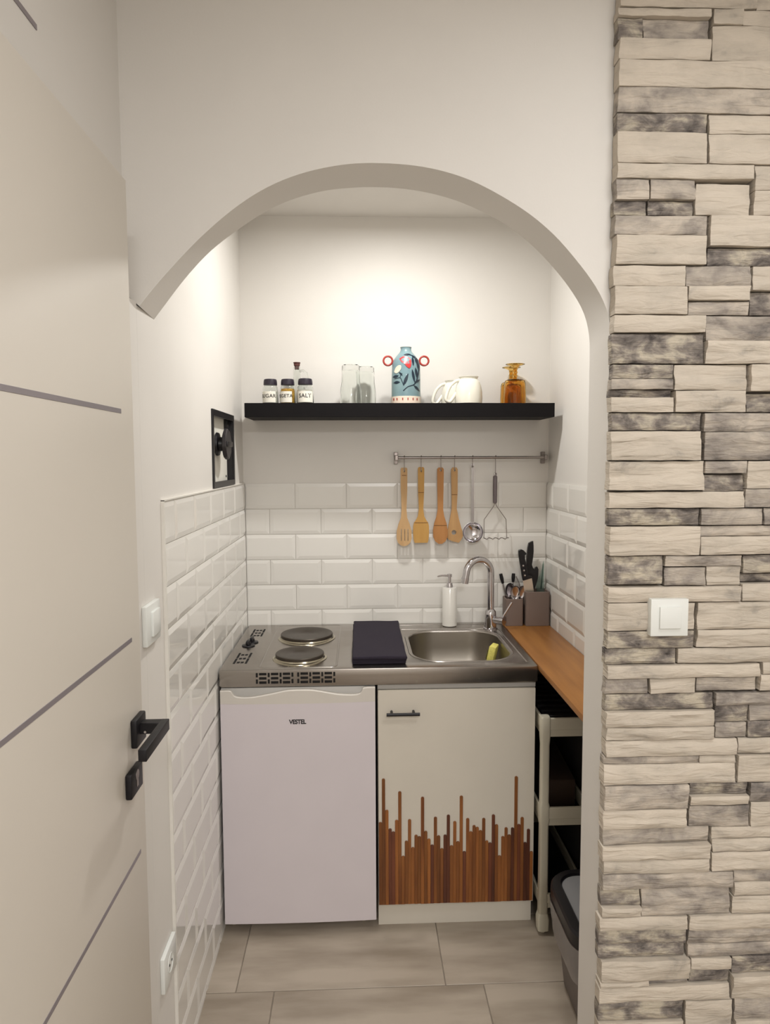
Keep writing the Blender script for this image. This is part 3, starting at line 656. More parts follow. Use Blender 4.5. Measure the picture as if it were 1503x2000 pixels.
# ------------------------------------------------------------------ steel counter with hob and basin
kx0, kx1, ky0, ky1, KZ = -0.4393, 0.5607, YF, YB - 0.006, 0.864
t = thing('kitchen_counter', 'stainless steel counter with built-in hob plates and sink basin', 'countertop', (0.06, 2.42, 0.81))
def zmap(z): return lambda u, v, d: (u, v, z + d)
bx0, bx1, by0, by1 = 0.172, 0.510, 2.196, 2.596
hole = rrect(bx0, bx1, by0, by1, 0.105, 10)
bm = nb()
outer = rrect(kx0 + 0.004, kx1 - 0.004, ky0 + 0.004, ky1, 0.004, 2)
tt = bmesh.new(); es = []
def addloop(lp, z):
    vs = [tt.verts.new((u, v, z)) for u, v in lp]; e = []
    for i in range(len(vs)): e.append(tt.edges.new((vs[i], vs[(i + 1) % len(vs)])))
    return vs, e
ov, oe = addloop(outer, KZ); hv, he = addloop(hole, KZ)
bmesh.ops.triangle_fill(tt, use_beauty=True, use_dissolve=True, edges=oe + he)
def skirt(prev, lp, z):
    vs = [tt.verts.new((u, v, z)) for u, v in lp]
    for i in range(len(vs)):
        j = (i + 1) % len(vs); tt.faces.new((prev[i], prev[j], vs[j], vs[i]))
    return vs
p = skirt(ov, rrect(kx0 + 0.001, kx1 - 0.001, ky0 + 0.001, ky1, 0.005, 2), KZ - 0.0012)
p = skirt(p, rrect(kx0, kx1, ky0, ky1, 0.006, 2), KZ - 0.004)
p = skirt(p, rrect(kx0, kx1, ky0, ky1, 0.006, 2), KZ - 0.050)
p = skirt(p, rrect(kx0 + 0.003, kx1 - 0.003, ky0 + 0.003, ky1 - 0.003, 0.006, 2), KZ - 0.0545)
p = skirt(p, rrect(kx0 + 0.012, kx1 - 0.012, ky0 + 0.012, ky1 - 0.012, 0.006, 2), KZ - 0.0545)
q = skirt(hv, rrect(bx0 + 0.003, bx1 - 0.003, by0 + 0.003, by1 - 0.003, 0.102, 10), KZ - 0.0012)
q = skirt(q, rrect(bx0 + 0.005, bx1 - 0.005, by0 + 0.005, by1 - 0.005, 0.100, 10), KZ - 0.005)
merge(bm, tt)
fin('top_sheet', bm, M_steel, t)
bm = nb(); R = []
for ins, z in ((0.005, -0.005), (0.009, -0.06), (0.014, -0.115), (0.022, -0.130), (0.036, -0.1375), (0.06, -0.140)):
    R.append([(u, v, KZ + z) for u, v in rrect(bx0 + ins, bx1 - ins, by0 + ins, by1 - ins, max(0.03, 0.105 - ins), 10)])
loops(bm, R, True, False, True); bas = fin('sink_basin', bm, M_steelb, t)
bm = nb(); lathe(bm, [(0.036, 0.0), (0.036, 0.002), (0.030, 0.003), (0.026, -0.001), (0.0001, -0.001)], ((bx0 + bx1) / 2, 2.40, KZ - 0.139), 28); fin('drain', bm, M_chrome, bas)
# pressed ridges
def ridge(pts, r, flat=0.45):
    bm = nb(); tube(bm, pts, r, 8)
    for v in bm.verts: v.co.z = KZ + (v.co.z - KZ) * flat
    return fin('pressed_ridge', bm, M_steel, t)
hp = rrect(-0.318, -0.076, 2.150, 2.706, 0.018, 4); ridge([(a, b, KZ) for a, b in hp] + [(hp[0][0], hp[0][1], KZ)], 0.0028)
ridge([(0.158, 2.688, KZ), (0.30, 2.688, KZ), (0.553, 2.688, KZ)], 0.0038)
ridge([(0.158, 2.622, KZ), (0.30, 2.622, KZ), (0.500, 2.622, KZ), (0.520, 2.615, KZ), (0.530, 2.600, KZ), (0.533, 2.58, KZ), (0.537, 2.17, KZ)], 0.0045)
rim_pts = [(u, v, KZ) for u, v in rrect(bx0 - 0.006, bx1 + 0.006, by0 - 0.006, by1 + 0.006, 0.11, 10)]
ridge(rim_pts + [rim_pts[0]], 0.0035)
# hot plates
for cx, cy, r in ((-0.195, 2.512, 0.0945), (-0.199, 2.256, 0.0795)):
    bm = nb(); lathe(bm, [(r + 0.010, 0.0), (r + 0.009, 0.0025), (r + 0.003, 0.005), (r + 0.0008, 0.009), (r - 0.006, 0.0095)], (cx, cy, KZ - 0.0005), 56, cap=False)
    ring = fin('plate_rim', bm, M_brass, t)
    bm = nb(); lathe(bm, [(r, 0.006), (r, 0.0165), (r - 0.002, 0.0185), (r * 0.80, 0.0188), (r * 0.78, 0.0182), (r * 0.3, 0.0182), (r * 0.28, 0.0172), (0.0001, 0.0172)], (cx, cy, KZ), 56)
    fin('hot_plate', bm, M_plate, t)
# knobs
for cx, cy in ((-0.386, 2.457), (-0.392, 2.412)):
    bm = nb(); lathe(bm, [(0.021, 0.0), (0.0225, 0.002), (0.0215, 0.0045), (0.010, 0.0065), (0.009, 0.014), (0.0001, 0.014)], (cx, cy, KZ), 28)
    kb = fin('control_knob', bm, M_blackp, t)
    bm = nb(); box(bm, cx - 0.005, cx + 0.005, cy - 0.018, cy + 0.016, KZ + 0.010, KZ + 0.022, 0.003, 2); fin('knob_grip', bm, M_blackp, kb)
# vent slots on the top
def slots(parts, name='vent_slots'):
    bm = nb()
    for p in parts: box(bm, *p)
    o = fin(name, bm, M_dark, t, False); return o
for (vx0, vx1, vy0, vy1) in ((-0.407, -0.362, 2.540, 2.655), (-0.409, -0.363, 2.197, 2.328)):
    P = []; e = 0.0004; n = 5; L_ = (vy1 - vy0)
    for c in range(2):
        x = vx0 if c == 0 else vx1 - 0.008
        for k in range(2): P.append((x, x + 0.007, vy0 + L_ * k / 2 + 0.004, vy0 + L_ * (k + 1) / 2 - 0.004, KZ - e, KZ + e))
    for c in range(2):
        for k in range(3):
            y = vy0 + L_ * (k + 0.2) / 3; x = vx0 + 0.011 + c * 0.0125; P.append((x, x + 0.0095, y, y + 0.017, KZ - e, KZ + e))
    slots(P)
for (vx0, vx1) in ((-0.325, -0.209), (-0.197, -0.079)):
    P = []; L_ = vx1 - vx0; e = 0.0006
    for c in range(4):
        x = vx0 + (L_ - 0.006) * c / 3
        for k in range(2): z = 0.8205 + 0.0205 * k; P.append((x, x + 0.006, ky0 - e, ky0 + e, z, z + 0.0135))
        if c < 3:
            xa = x + 0.010; xb = vx0 + (L_ - 0.006) * (c + 1) / 3 - 0.004
            for k in range(3): z = 0.820 + 0.0135 * k; P.append((xa, xb, ky0 - e, ky0 + e, z, z + 0.0075))
    slots(P)

# ------------------------------------------------------------------ wooden worktop
bm = nb(); WZ = 0.866
box(bm, 0.5625, XR - 0.0045, 1.60, 2.7185, WZ - 0.018, WZ, 0.0018, 2)
o = fin('wooden_worktop', bm, M_top); tag(o, 'narrow brown wooden worktop along the right wall beside the sink', 'worktop')

# ------------------------------------------------------------------ folded cloth
def cloth_slab(bm, x0, x1, y0, y1, z0, z1, seed, droop=0.0):
    nx, ny = 18, 26; th = (z1 - z0); r = th / 2
    def pt(u, v, s):
        x = x0 + (x1 - x0) * u; y = y0 + (y1 - y0) * v
        e = min(u * (x1 - x0), (1 - u) * (x1 - x0), v * (y1 - y0), (1 - v) * (y1 - y0)) / r
        e = min(1, max(0, e)); k = math.sqrt(max(0, 1 - (1 - e) ** 2))
        w = noise.noise(Vector((x * 14, y * 9, seed))) * 0.0018
        x += noise.noise(Vector((seed, y * 12, 3))) * 0.0025; y += noise.noise(Vector((x * 12, seed, 7))) * 0.003
        zc_ = (z0 + z1) / 2 + (w if s > 0 else 0) - droop * max(0, 1 - v * 4) ** 2
        return (x, y, zc_ + s * r * (0.12 + 0.88 * k))
    us = [0, .012, .035, .07] + [i / 12 for i in range(1, 12)] + [.93, .965, .988, 1]; vs_ = [0, .005, .014, .03] + [i / 18 for i in range(1, 18)] + [.97, .986, .995, 1]
    T = [[bm.verts.new(pt(u, v, 1)) for u in us] for v in vs_]; Bq = [[bm.verts.new(pt(u, v, -1)) for u in us] for v in vs_]
    a, b = len(us), len(vs_)
    for j in range(b - 1):
        for i in range(a - 1):
            bm.faces.new((T[j][i], T[j][i + 1], T[j + 1][i + 1], T[j + 1][i])); bm.faces.new((Bq[j][i], Bq[j + 1][i], Bq[j + 1][i + 1], Bq[j][i + 1]))
    for j in range(b - 1):
        bm.faces.new((T[j][0], T[j + 1][0], Bq[j + 1][0], Bq[j][0])); bm.faces.new((T[j][-1], Bq[j][-1], Bq[j + 1][-1], T[j + 1][-1]))
    for i in range(a - 1):
        bm.faces.new((T[0][i], Bq[0][i], Bq[0][i + 1], T[0][i + 1])); bm.faces.new((T[-1][i], T[-1][i + 1], Bq[-1][i + 1], Bq[-1][i]))
bm = nb()
cloth_slab(bm, -0.0255, 0.1465, 2.170, 2.652, KZ + 0.0005, KZ + 0.0095, 1.3)
cloth_slab(bm, -0.0265, 0.1475, 2.166, 2.655, KZ + 0.0085, KZ + 0.0175, 4.1)
cloth_slab(bm, -0.0260, 0.1480, 2.160, 2.655, KZ + 0.0165, KZ + 0.0280, 8.7)
o = fin('folded_cloth', bm, M_cloth); tag(o, 'dark navy folded dish cloth lying between the hob and the sink', 'cloth')

# ------------------------------------------------------------------ tap
t = thing('kitchen_tap', 'chrome gooseneck mixer tap standing behind the sink', 'tap', (0.500, 2.615, KZ))
bxx, byy = 0.500, 2.615
bm = nb(); lathe(bm, [(0.027, 0), (0.027, 0.004), (0.023, 0.006), (0.0215, 0.055), (0.0205, 0.068), (0.014, 0.076), (0.0001, 0.077)], (bxx, byy, KZ), 32); fin('tap_body', bm, M_chrome, t)
dirv = Vector((-0.95, -0.31, 0)).normalized()
R0 = 0.052
base = Vector((bxx, byy, KZ + 0.07)); top_c = Vector((bxx, byy, 1.082)) + dirv * R0
pts = [base, Vector((bxx, byy, KZ + 0.12)), Vector((bxx, byy, KZ + 0.18))]
pts += arc(top_c, R0, pi, 0.02 * pi, 20, (dirv, Vector((0, 0, 1))))
pts = pts[:3] + pts[3:]
e = pts[-1]; pts.append(e + Vector((dirv.x * 0.004, dirv.y * 0.004, -0.02)))
bm = nb(); tube(bm, pts, 0.0132, 20); fin('spout', bm, M_chrome, t)
bm = nb(); e = pts[-1]; tube(bm, [e + Vector((0, 0, 0.002)), e + Vector((dirv.x * 0.003, 0, -0.018))], 0.0143, 20); fin('aerator', bm, M_chrome, t)
hv = Vector((0.76, -0.65, 0)).normalized()
bm = nb(); c0 = Vector((bxx, byy, KZ + 0.038)); tube(bm, [c0 + hv * 0.012, c0 + hv * 0.044], 0.0145, 24); tube(bm, [c0 + hv * 0.044, c0 + hv * 0.060], 0.0175, 24); fin('lever_housing', bm, M_chrome, t)
bm = nb(); c1 = c0 + hv * 0.052 + Vector((0, 0, 0.012)); tube(bm, [c1, c1 + Vector((0.036, 0.0, 0.058))], 0.0032, 10, rs=[0.0032, 0.0042]); fin('lever', bm, M_chrome, t)

# ------------------------------------------------------------------ soap dispenser
t = thing('soap_dispenser', 'white cylindrical soap dispenser with a chrome pump behind the sink', 'soap dispenser', (0.349, 2.667, KZ + 0.002))
bm = nb(); lathe(bm, [(0.0265, 0), (0.0285, 0.002), (0.0285, 0.148), (0.0265, 0.151), (0.0001, 0.152)], (0.349, 2.667, KZ + 0.002), 40); fin('bottle', bm, M_ceramic, t)
bm = nb(); lathe(bm, [(0.013, 0), (0.013, 0.006), (0.011, 0.012), (0.0105, 0.018), (0.006, 0.020), (0.006, 0.040), (0.009, 0.041), (0.009, 0.052), (0.0001, 0.054)], (0.349, 2.667, KZ + 0.153), 24); fin('pump', bm, M_chrome, t)
bm = nb(); tube(bm, [(0.349, 2.667, KZ + 0.199), (0.315, 2.660, KZ + 0.1995), (0.300, 2.657, KZ + 0.197)], 0.0032, 10, rs=[0.0045, 0.0035, 0.0028]); fin('nozzle', bm, M_chrome, t)

# ------------------------------------------------------------------ sponge
t = thing('dish_sponge', 'yellow dish sponge standing against the right side of the sink basin', 'sponge', (0.480, 2.435, 0.785))
Ms = Matrix.Translation((0.470, 2.430, 0.815)) @ Matrix.Rotation(radians(-24), 4, 'Z') @ Matrix.Rotation(radians(12), 4, 'Y')
bm = nb(); box(bm, -0.010, 0.014, -0.024, 0.030, -0.036, 0.036, 0.004, 2, Ms)
for v in bm.verts:
    v.co += Vector((noise.noise(v.co * 40), noise.noise(v.co * 41 + Vector((5, 0, 0))), 0)) * 0.002
fin('sponge_block', bm, M_sponge, t)
bm = nb(); box(bm, -0.0165, -0.0098, -0.010, 0.004, -0.020, 0.016, 0.002, 1, Ms)
fin('scouring_patch', bm, M_scour, t)

# ------------------------------------------------------------------ utensil holders
def holder(name, label, x0, x1, y0, y1, z0, z1):
    t = thing(name, label, 'holder', ((x0 + x1) / 2, (y0 + y1) / 2, z0))
    w = 0.005; bm = nb()
    def rr_(i, z, r=0.008): return [(u, v, z) for u, v in rrect(x0 + i, x1 - i, y0 + i, y1 - i, max(0.002, r - i), 4)]
    loops(bm, [rr_(0.001, z0), rr_(0, z0 + 0.001), rr_(0, z1 - 0.001), rr_(0.001, z1), rr_(w - 0.001, z1), rr_(w, z1 - 0.001), rr_(w, z0 + 0.004)])
    fin('holder_body', bm, M_holder, t)
    bm = nb(); box(bm, x0 + 0.006, x1 - 0.006, y0 + 0.006, y1 - 0.006, z0 + 0.005, z0 + 0.007); fin('liner', bm, M_dark, t, False)
    return t
holder('cutlery_holder', 'smaller grey-brown square holder full of spoons, left of the knife holder', 0.566, 0.634, 2.640, 2.712, WZ, WZ + 0.106)
holder('knife_holder', 'larger grey-brown square holder with black-handled knives in the corner', 0.643, 0.737, 2.635, 2.714, WZ, WZ + 0.134)

def spoon(name, label, base, tip, bowl_r, m=M_chrome, black=None):
    base = Vector(base); tip = Vector(tip); d = (tip - base).normalized()
    t = thing(name, label, 'cutlery', base, 'cutlery in the smaller holder')
    L_ = (tip - base).length
    if black:
        bm = nb(); tube(bm, [base, base + d * (L_ - black)], 0.0022, 8); fin('shaft', bm, M_chrome, t)
        bm = nb(); tube(bm, [base + d * (L_ - black), base + d * (L_ - black * 0.5), tip], 0.006, 10, rs=[0.0050, 0.0075, 0.0065])
        for v in bm.verts: v.co.y = base.y + (v.co.y - base.y) * 1.0
        fin('grip', bm, M_blackp, t)
    else:
        bm = nb(); tube(bm, [base, base + d * (L_ - bowl_r * 2.2)], 0.0022, 8); fin('shaft', bm, m, t)
        bm = nb(); s = Vector((1, 0, 0)); c = tip - d * bowl_r * 1.3; nrm = s.cross(d).normalized()
        if nrm.y > 0: nrm = -nrm
        rings = []
        for k in range(7):
            f = k / 6; rr_ = sin(f * pi / 2)
            rings.append([c + s * (bowl_r * 0.85 * rr_ * cos(a)) + d * (bowl_r * 1.3 * rr_ * sin(a)) - nrm * (0.006 * cos(f * pi / 2)) for a in [2 * pi * i / 20 for i in range(20)]])
        back_ = [p - nrm * 0.0008 for p in rings[-1]]
        rings[0] = [c - nrm * 0.006 + (p - (c - nrm * 0.006)) * 0.02 + s * 0.0001 * cos(i) for i, p in enumerate(rings[1])]
        rings.append(back_)
        for k in range(5, 0, -1): rings.append([p - nrm * 0.0008 for p in rings[k]])
        loops(bm, rings); fin('spoon_bowl', bm, m, t)
    return t
spoon('table_spoon', 'round steel spoon at the left of the smaller holder, beside a black grip', (0.592, 2.690, 0.875), (0.588, 2.672, 1.030), 0.0225)
spoon('table_spoon', 'steel spoon with a reddish reflection at the middle of the smaller holder', (0.605, 2.680, 0.875), (0.606, 2.655, 1.022), 0.0225)
spoon('table_spoon', 'steel spoon leaning to the right rim of the smaller holder', (0.610, 2.690, 0.875), (0.637, 2.665, 1.020), 0.0225)
spoon('table_knife', 'cutlery piece with a slanting black grip at the far left of the smaller holder', (0.600, 2.700, 0.875), (0.556, 2.700, 1.062), 0, black=0.040)
spoon('table_knife', 'cutlery piece with an upright blunt black grip at the middle of the smaller holder', (0.600, 2.702, 0.875), (0.608, 2.705, 1.062), 0, black=0.034)
t = thing('table_fork', 'thin dark steel fork handle slanting between the spoons and the knives', 'cutlery', (0.600, 2.70, 0.875), 'cutlery in the smaller holder')
bm = nb(); tube(bm, [(0.634, 2.695, 0.98), (0.632, 2.70, 1.018), (0.619, 2.708, 1.050)], 0.0022, 8); tube(bm, [(0.615, 2.695, 0.88), (0.634, 2.695, 0.98)], 0.0022, 8); fin('shaft', bm, M_satin, t)

def flat_xz(bm, pts, y, th): plate(bm, pts, [], lambda u, v, d: (u, y - d, v), th)
# pixel (crop 960,1050 scale 11.108) -> XZ at y=2.66
def kq(cx, cy, s=0.00201): return (0.628 + ((960 + cx / 11.108) - 1020) * 0.002012, 1.158 - ((1050 + cy / 11.108) - 1077) * 0.002005)
t = thing('kitchen_knife', 'broad kitchen knife with a black handle and three steel rivets', 'knife', (0.68, 2.66, 0.88), 'knives in the larger holder')
bm = nb(); flat_xz(bm, [kq(*p) for p in [(600, 300), (615, 275), (660, 265), (710, 285), (760, 335), (778, 365), (740, 395), (745, 470), (780, 640), (810, 780), (815, 830), (905, 860), (905, 890), (705, 950), (680, 830), (640, 600), (605, 400)]], 2.668, 0.014)
bmesh.ops.bevel(bm, geom=[e for e in bm.edges if e.calc_face_angle(0) > 1.0], offset=0.002, segments=1, affect='EDGES')
fin('handle', bm, M_blackp, t)
bm = nb(); flat_xz(bm, [kq(*p) for p in [(706, 945), (900, 888), (945, 1160), (1010, 1500), (980, 1900), (800, 2000), (740, 1160)]], 2.662, 0.0022); fin('blade', bm, mat('bright steel', (222, 210, 196), 0.35, metal=0.85, var=0.03), t)
for p in ((702, 618), (720, 722), (740, 830)):
    bm = nb(); x, z = kq(*p); lathe(bm, [(0.0001, 0), (0.0036, 0), (0.0034, 0.001), (0.0001, 0.0014)], (x, 2.6545, z), 14, Matrix.Rotation(radians(90), 3, 'X')); fin('rivet', bm, M_chrome, t)
t = thing('kitchen_shears', 'tall black moulded handle leaning behind the riveted knife', 'knife', (0.70, 2.69, 0.88), 'knives in the larger holder')
bm = nb(); flat_xz(bm, [kq(*p) for p in [(850, 150), (900, 120), (945, 103), (955, 200), (958, 330), (945, 480), (925, 620), (945, 680), (980, 725), (1010, 680), (1040, 665), (1068, 720), (1065, 860), (1045, 980), (1000, 1120), (975, 1165), (1010, 1500), (960, 1700), (930, 1160), (880, 1000), (820, 850), (800, 640), (815, 400), (830, 250)]], 2.690, 0.013)
fin('handle', bm, M_blackp, t)
t = thing('plastic_spatula', 'pale green see-through plastic tool beside the black knives in the corner', 'utensil', (0.725, 2.70, 0.88))
bm = nb(); flat_xz(bm, [kq(*p) for p in [(1215, 560), (1225, 640), (1222, 800), (1228, 1140), (1225, 1500), (1100, 1500), (1060, 1140), (1050, 1060), (1080, 960), (1150, 850), (1180, 720), (1200, 600)]], 2.704, 0.004); fin('blade', bm, M_green, t)
bm = nb(); tube(bm, [(0.7245, 2.7005, 1.100), (0.722, 2.7003, 1.05), (0.7185, 2.7, 1.0)], 0.0018, 8, rs=[0.0012, 0.0024, 0.0030]); fin('stem', bm, mat('dark green plastic', (54, 84, 74), 0.3, var=0.05), t)

# ------------------------------------------------------------------ shelf
SZ0, SZ = 1.6668, 1.7177
bm = nb(); box(bm, -0.4085, 0.7130, 2.5246, YB + 0.0045, SZ0, SZ, 0.0012, 1)
o = fin('wall_shelf', bm, M_shelf); tag(o, 'long black floating shelf on the back wall above the utensil rail', 'shelf')

# jars
def jar(cx, cy, r, h, fill_m, fill_h, word, label, off=0.0, ts=0.019):
    t = thing('spice_jar', label, 'jar', (cx, cy, SZ), 'labelled spice jars on the shelf')
    bm = nb(); lathe(bm, [(r * 0.93, 0), (r, 0.003), (r, h * 0.52), (r * 0.93, h * 0.68), (r * 0.78, h * 0.745), (r * 0.78, h * 0.80), (r * 0.72, h * 0.80), (r * 0.72, h * 0.745), (r * 0.87, h * 0.67), (r * 0.94, h * 0.5), (r * 0.94, 0.004), (0.0001, 0.004)], (cx, cy, SZ), 36); fin('jar_glass', bm, M_thin, t)
    bm = nb(); lathe(bm, [(r * 0.90, 0.005), (r * 0.925, 0.007), (r * 0.925, min(fill_h, h * 0.5)), (r * 0.86, fill_h), (0.0001, fill_h + 0.001)], (cx, cy, SZ), 28); fin('filling', bm, fill_m, t)
    bm = nb(); lathe(bm, [(r * 0.86, h * 0.765), (r * 0.88, h * 0.77), (r * 0.86, h * 0.90), (r * 0.80, h * 0.985), (r * 0.72, h), (0.0001, h)], (cx, cy, SZ), 32); fin('lid', bm, M_lid, t)
    bm = nb(); R = r + 0.0006; a0 = radians(-90) - 1.05 + off; n = 20
    ri = [[(cx + (R + d) * cos(a0 + 2.1 * i / n), cy + (R + d) * sin(a0 + 2.1 * i / n), SZ + z) for i in range(n + 1)] for z, d in ((0.006, 0), (h * 0.50, 0), (h * 0.50, 0.0004), (0.006, 0.0004))]
    loops(bm, ri, False, False, False); lb = fin('paper_label', bm, M_label, t)
    def fm(x, y, z):
        a = radians(-90) + off + x / R; q_ = R + 0.0007 + z; return (cx + q_ * cos(a), cy + q_ * sin(a), SZ + 0.029 + y)
    text('lettering', word, ts, fm, M_ink, t, 0.0002, 0.0002, 1.05)
jar(-0.324, 2.600, 0.0285, 0.092, M_sugar, 0.046, 'SUGAR', 'leftmost dark-lidded spice jar, its paper label reading SUGAR', -0.25, 0.0185)
jar(-0.2605, 2.598, 0.0285, 0.092, M_vegeta, 0.056, 'VEGETA', 'dark-lidded spice jar of yellow powder, middle of the three', -0.42, 0.0175)
jar(-0.1955, 2.590, 0.0305, 0.093, M_sugar, 0.052, 'SALT', 'dark-lidded spice jar with a paper label reading SALT', 0.02, 0.0205)

# cruet
t = thing('oil_cruet', 'glass oil cruet with a dark stopper and side handle behind the spice jars', 'bottle', (-0.232, 2.66, SZ))
cx, cy = -0.2315, 2.662
bm = nb(); lathe(bm, [(0.028, 0), (0.030, 0.003), (0.030, 0.06), (0.024, 0.078), (0.0140, 0.094), (0.0125, 0.140), (0.0128, 0.143), (0.0128, 0.147), (0.011, 0.147), (0.0115, 0.10), (0.020, 0.078), (0.0265, 0.06), (0.0265, 0.006), (0.0001, 0.006)], (cx, cy, SZ), 32); fin('bottle', bm, M_glass, t)
bm = nb(); tube(bm, [(cx + 0.010, cy, SZ + 0.128), (cx + 0.022, cy, SZ + 0.132), (cx + 0.036, cy, SZ + 0.122), (cx + 0.040, cy, SZ + 0.100), (cx + 0.036, cy, SZ + 0.074), (cx + 0.024, cy, SZ + 0.062)], 0.0042, 10); fin('handle', bm, M_glass, t)
bm = nb(); lathe(bm, [(0.0085, 0), (0.0088, 0.012), (0.0112, 0.013), (0.0118, 0.020), (0.0112, 0.022), (0.014, 0.0235), (0.013, 0.026), (0.0001, 0.027)], (cx, cy, SZ + 0.136), 20); fin('stopper', bm, M_oil, t)

# tumblers, upside down
def tumbler(cx, cy, rb, rt, h, label):
    t = thing('glass_tumbler', label, 'glass', (cx, cy, SZ), 'upturned tumblers on the shelf')
    fc = lambda a, z: (1 - 0.018 * abs(sin(a * 5))) if z > h * 0.38 else 1.0
    w = 0.0026
    bm = nb(); lathe(bm, [(rb - w, 0.0), (rb, 0.0), (rb * 0.995, h * 0.30), (rb * 0.965, h * 0.39), (rt * 1.04, h * 0.6), (rt, h * 0.97), (rt - 0.003, h), (rt * 0.72, h), (rt * 0.66, h - 0.003), (0.0001, h - 0.003)], (cx, cy, SZ), 60, cap=False, facet=fc)
    lathe(bm, [(rb - w, 0.0), (rb - w - 0.0004, h * 0.35), (rt - w * 1.3, h * 0.8), (rt - w * 2.2, h * 0.86), (0.0001, h * 0.875)], (cx, cy, SZ), 60, cap=False)
    bmesh.ops.remove_doubles(bm, verts=bm.verts, dist=1e-5)
    fin('glass_body', bm, M_thin, t)
tumbler(-0.0285, 2.600, 0.0400, 0.0325, 0.144, 'upturned clear glass tumbler in front, nearest the spice jars')
tumbler(0.0275, 2.655, 0.0385, 0.0315, 0.144, 'upturned clear glass tumbler standing just behind the other, nearer the vase')

# vase
t = thing('ceramic_vase', 'blue-grey ceramic vase with red ring handles and painted leaves', 'vase', (0.176, 2.605, SZ))
vx, vy, vr = 0.176, 2.607, 0.0545
prof = [(vr - 0.002, 0.0), (vr, 0.002), (vr, 0.036)]
bm = nb(); lathe(bm, [(vr - 0.002, 0.0), (vr + 0.0008, 0.002), (vr + 0.0008, 0.0275), (vr - 0.001, 0.0280)], (vx, vy, SZ), 48, cap=False); fin('cream_band', bm, M_vband, t)
bm = nb(); lathe(bm, [(vr - 0.003, 0.003), (vr - 0.0006, 0.029), (vr - 0.001, 0.10), (vr - 0.0025, 0.145), (vr - 0.007, 0.160), (vr - 0.017, 0.176), (vr - 0.027, 0.187), (0.0215, 0.195), (0.0195, 0.203), (0.0205, 0.2085), (0.0215, 0.210), (0.0185, 0.2105), (0.0165, 0.204), (0.018, 0.19), (0.0001, 0.18)], (vx, vy, SZ), 48); fin('vase_body', bm, M_vase, t)
for s in (-1, 1):
    c = Vector((vx + s * (vr + 0.0125), vy - 0.004, SZ + 0.1605)); n = 28
    bm = nb(); tube(bm, [c + Vector((0.0165 * cos(2 * pi * i / n), 0, 0.0165 * sin(2 * pi * i / n))) for i in range(n)], 0.0038, 10, closed=True); fin('ring_handle', bm, M_vring, t)
# painted motifs, crop (740,660) scale 4.175 -> vase surface; x centre 218 px
def vrad(z):
    if z < 0.145: return vr - 0.0012
    if z < 0.160: return vr - 0.0025 - (z - 0.145) / 0.015 * 0.0045
    return vr - 0.007 - (z - 0.160) / 0.016 * 0.010
def vmap(off):
    def f(u, v, d):
        # u,v crop pixels
        x = (u - 218) / 4.175 * 0.00196; z = (520 - v) / 4.175 * 0.00196 + 0.0115
        rr_ = vrad(z); a = math.asin(max(-0.97, min(0.97, x / rr_))); q_ = rr_ + 0.0005 + d
        return (vx + q_ * sin(a), vy - q_ * cos(a), SZ + z)
    return f
def motif(name, pts, m, smooth_n=3, label=None):
    P = catmull([(a, b, 0) for a, b in pts + [pts[0]]], smooth_n)[:-1]
    bm = nb(); plate(bm, [(p.x, p.y) for p in P], [], vmap(0), 0.0006); return fin(name, bm, m, t)
motif('red_flower', [(162, 195), (190, 178), (215, 180), (240, 192), (252, 215), (250, 250), (238, 272), (218, 262), (200, 240), (175, 222)], M_vred)
motif('white_petal', [(122, 296), (132, 268), (150, 250), (172, 250), (174, 272), (160, 295), (138, 308)], M_vwhite)
def leaf(x0, y0, x1, y1, w):
    d = Vector((x1 - x0, y1 - y0)); n = Vector((-d.y, d.x)).normalized() * w
    P = Vector((x0, y0)); pts = [P, P + d * .25 + n * .8, P + d * .55 + n, P + d * .85 + n * .5, P + d, P + d * .85 - n * .5, P + d * .55 - n, P + d * .25 - n * .8]
    motif('painted_leaf', [(p.x, p.y) for p in pts], M_vnavy, 2)
for a in ((195, 165, 250, 160, 8), (262, 180, 268, 250, 9), (285, 175, 300, 240, 11), (300, 215, 318, 285, 10), (285, 265, 300, 350, 10), (258, 280, 278, 380, 10), (275, 385, 325, 352, 9), (190, 408, 228, 312, 12), (112, 335, 155, 328, 10), (118, 380, 165, 378, 11), (158, 300, 184, 330, 6), (270, 402, 322, 446, 10), (255, 172, 312, 200, 8)): leaf(*a)
def stem(pts, w):
    P = catmull([(a, b, 0) for a, b in pts], 4); up = []; dn = []
    for i, p in enumerate(P):
        d = (P[min(i + 1, len(P) - 1)] - P[max(i - 1, 0)]).normalized(); nn = Vector((-d.y, d.x, 0)) * w
        up.append((p.x + nn.x, p.y + nn.y)); dn.append((p.x - nn.x, p.y - nn.y))
    bm = nb(); plate(bm, up + dn[::-1], [], vmap(0), 0.0005); fin('painted_stem', bm, M_vnavy, t)
stem([(190, 446), (225, 415), (268, 400), (290, 375), (300, 340), (312, 290), (310, 230), (285, 180), (240, 165)], 4)
stem([(125, 350), (165, 345), (180, 372), (192, 405)], 2.5)
stem([(165, 345), (172, 320), (182, 312)], 2.5)
for i, px in enumerate((120, 143, 185, 225, 265, 297)):
    bm = nb(); P = [(px + 6 * cos(a) * (1 if k % 2 else .6), 497 + 10 * sin(a)) for k, a in enumerate([2 * pi * j / 8 for j in range(8)])]
    plate(bm, P, [], lambda u, v, d: (lambda x, z: (vx + (vr + .001 + d) * sin(math.asin(x / vr)), vy - (vr + .001 + d) * cos(math.asin(x / vr)), SZ + z))((u - 218) / 4.175 * 0.00196, (520 - v) / 4.175 * 0.00196 + 0.0062), 0.0004)
    fin('band_mark', bm, M_vring, t)

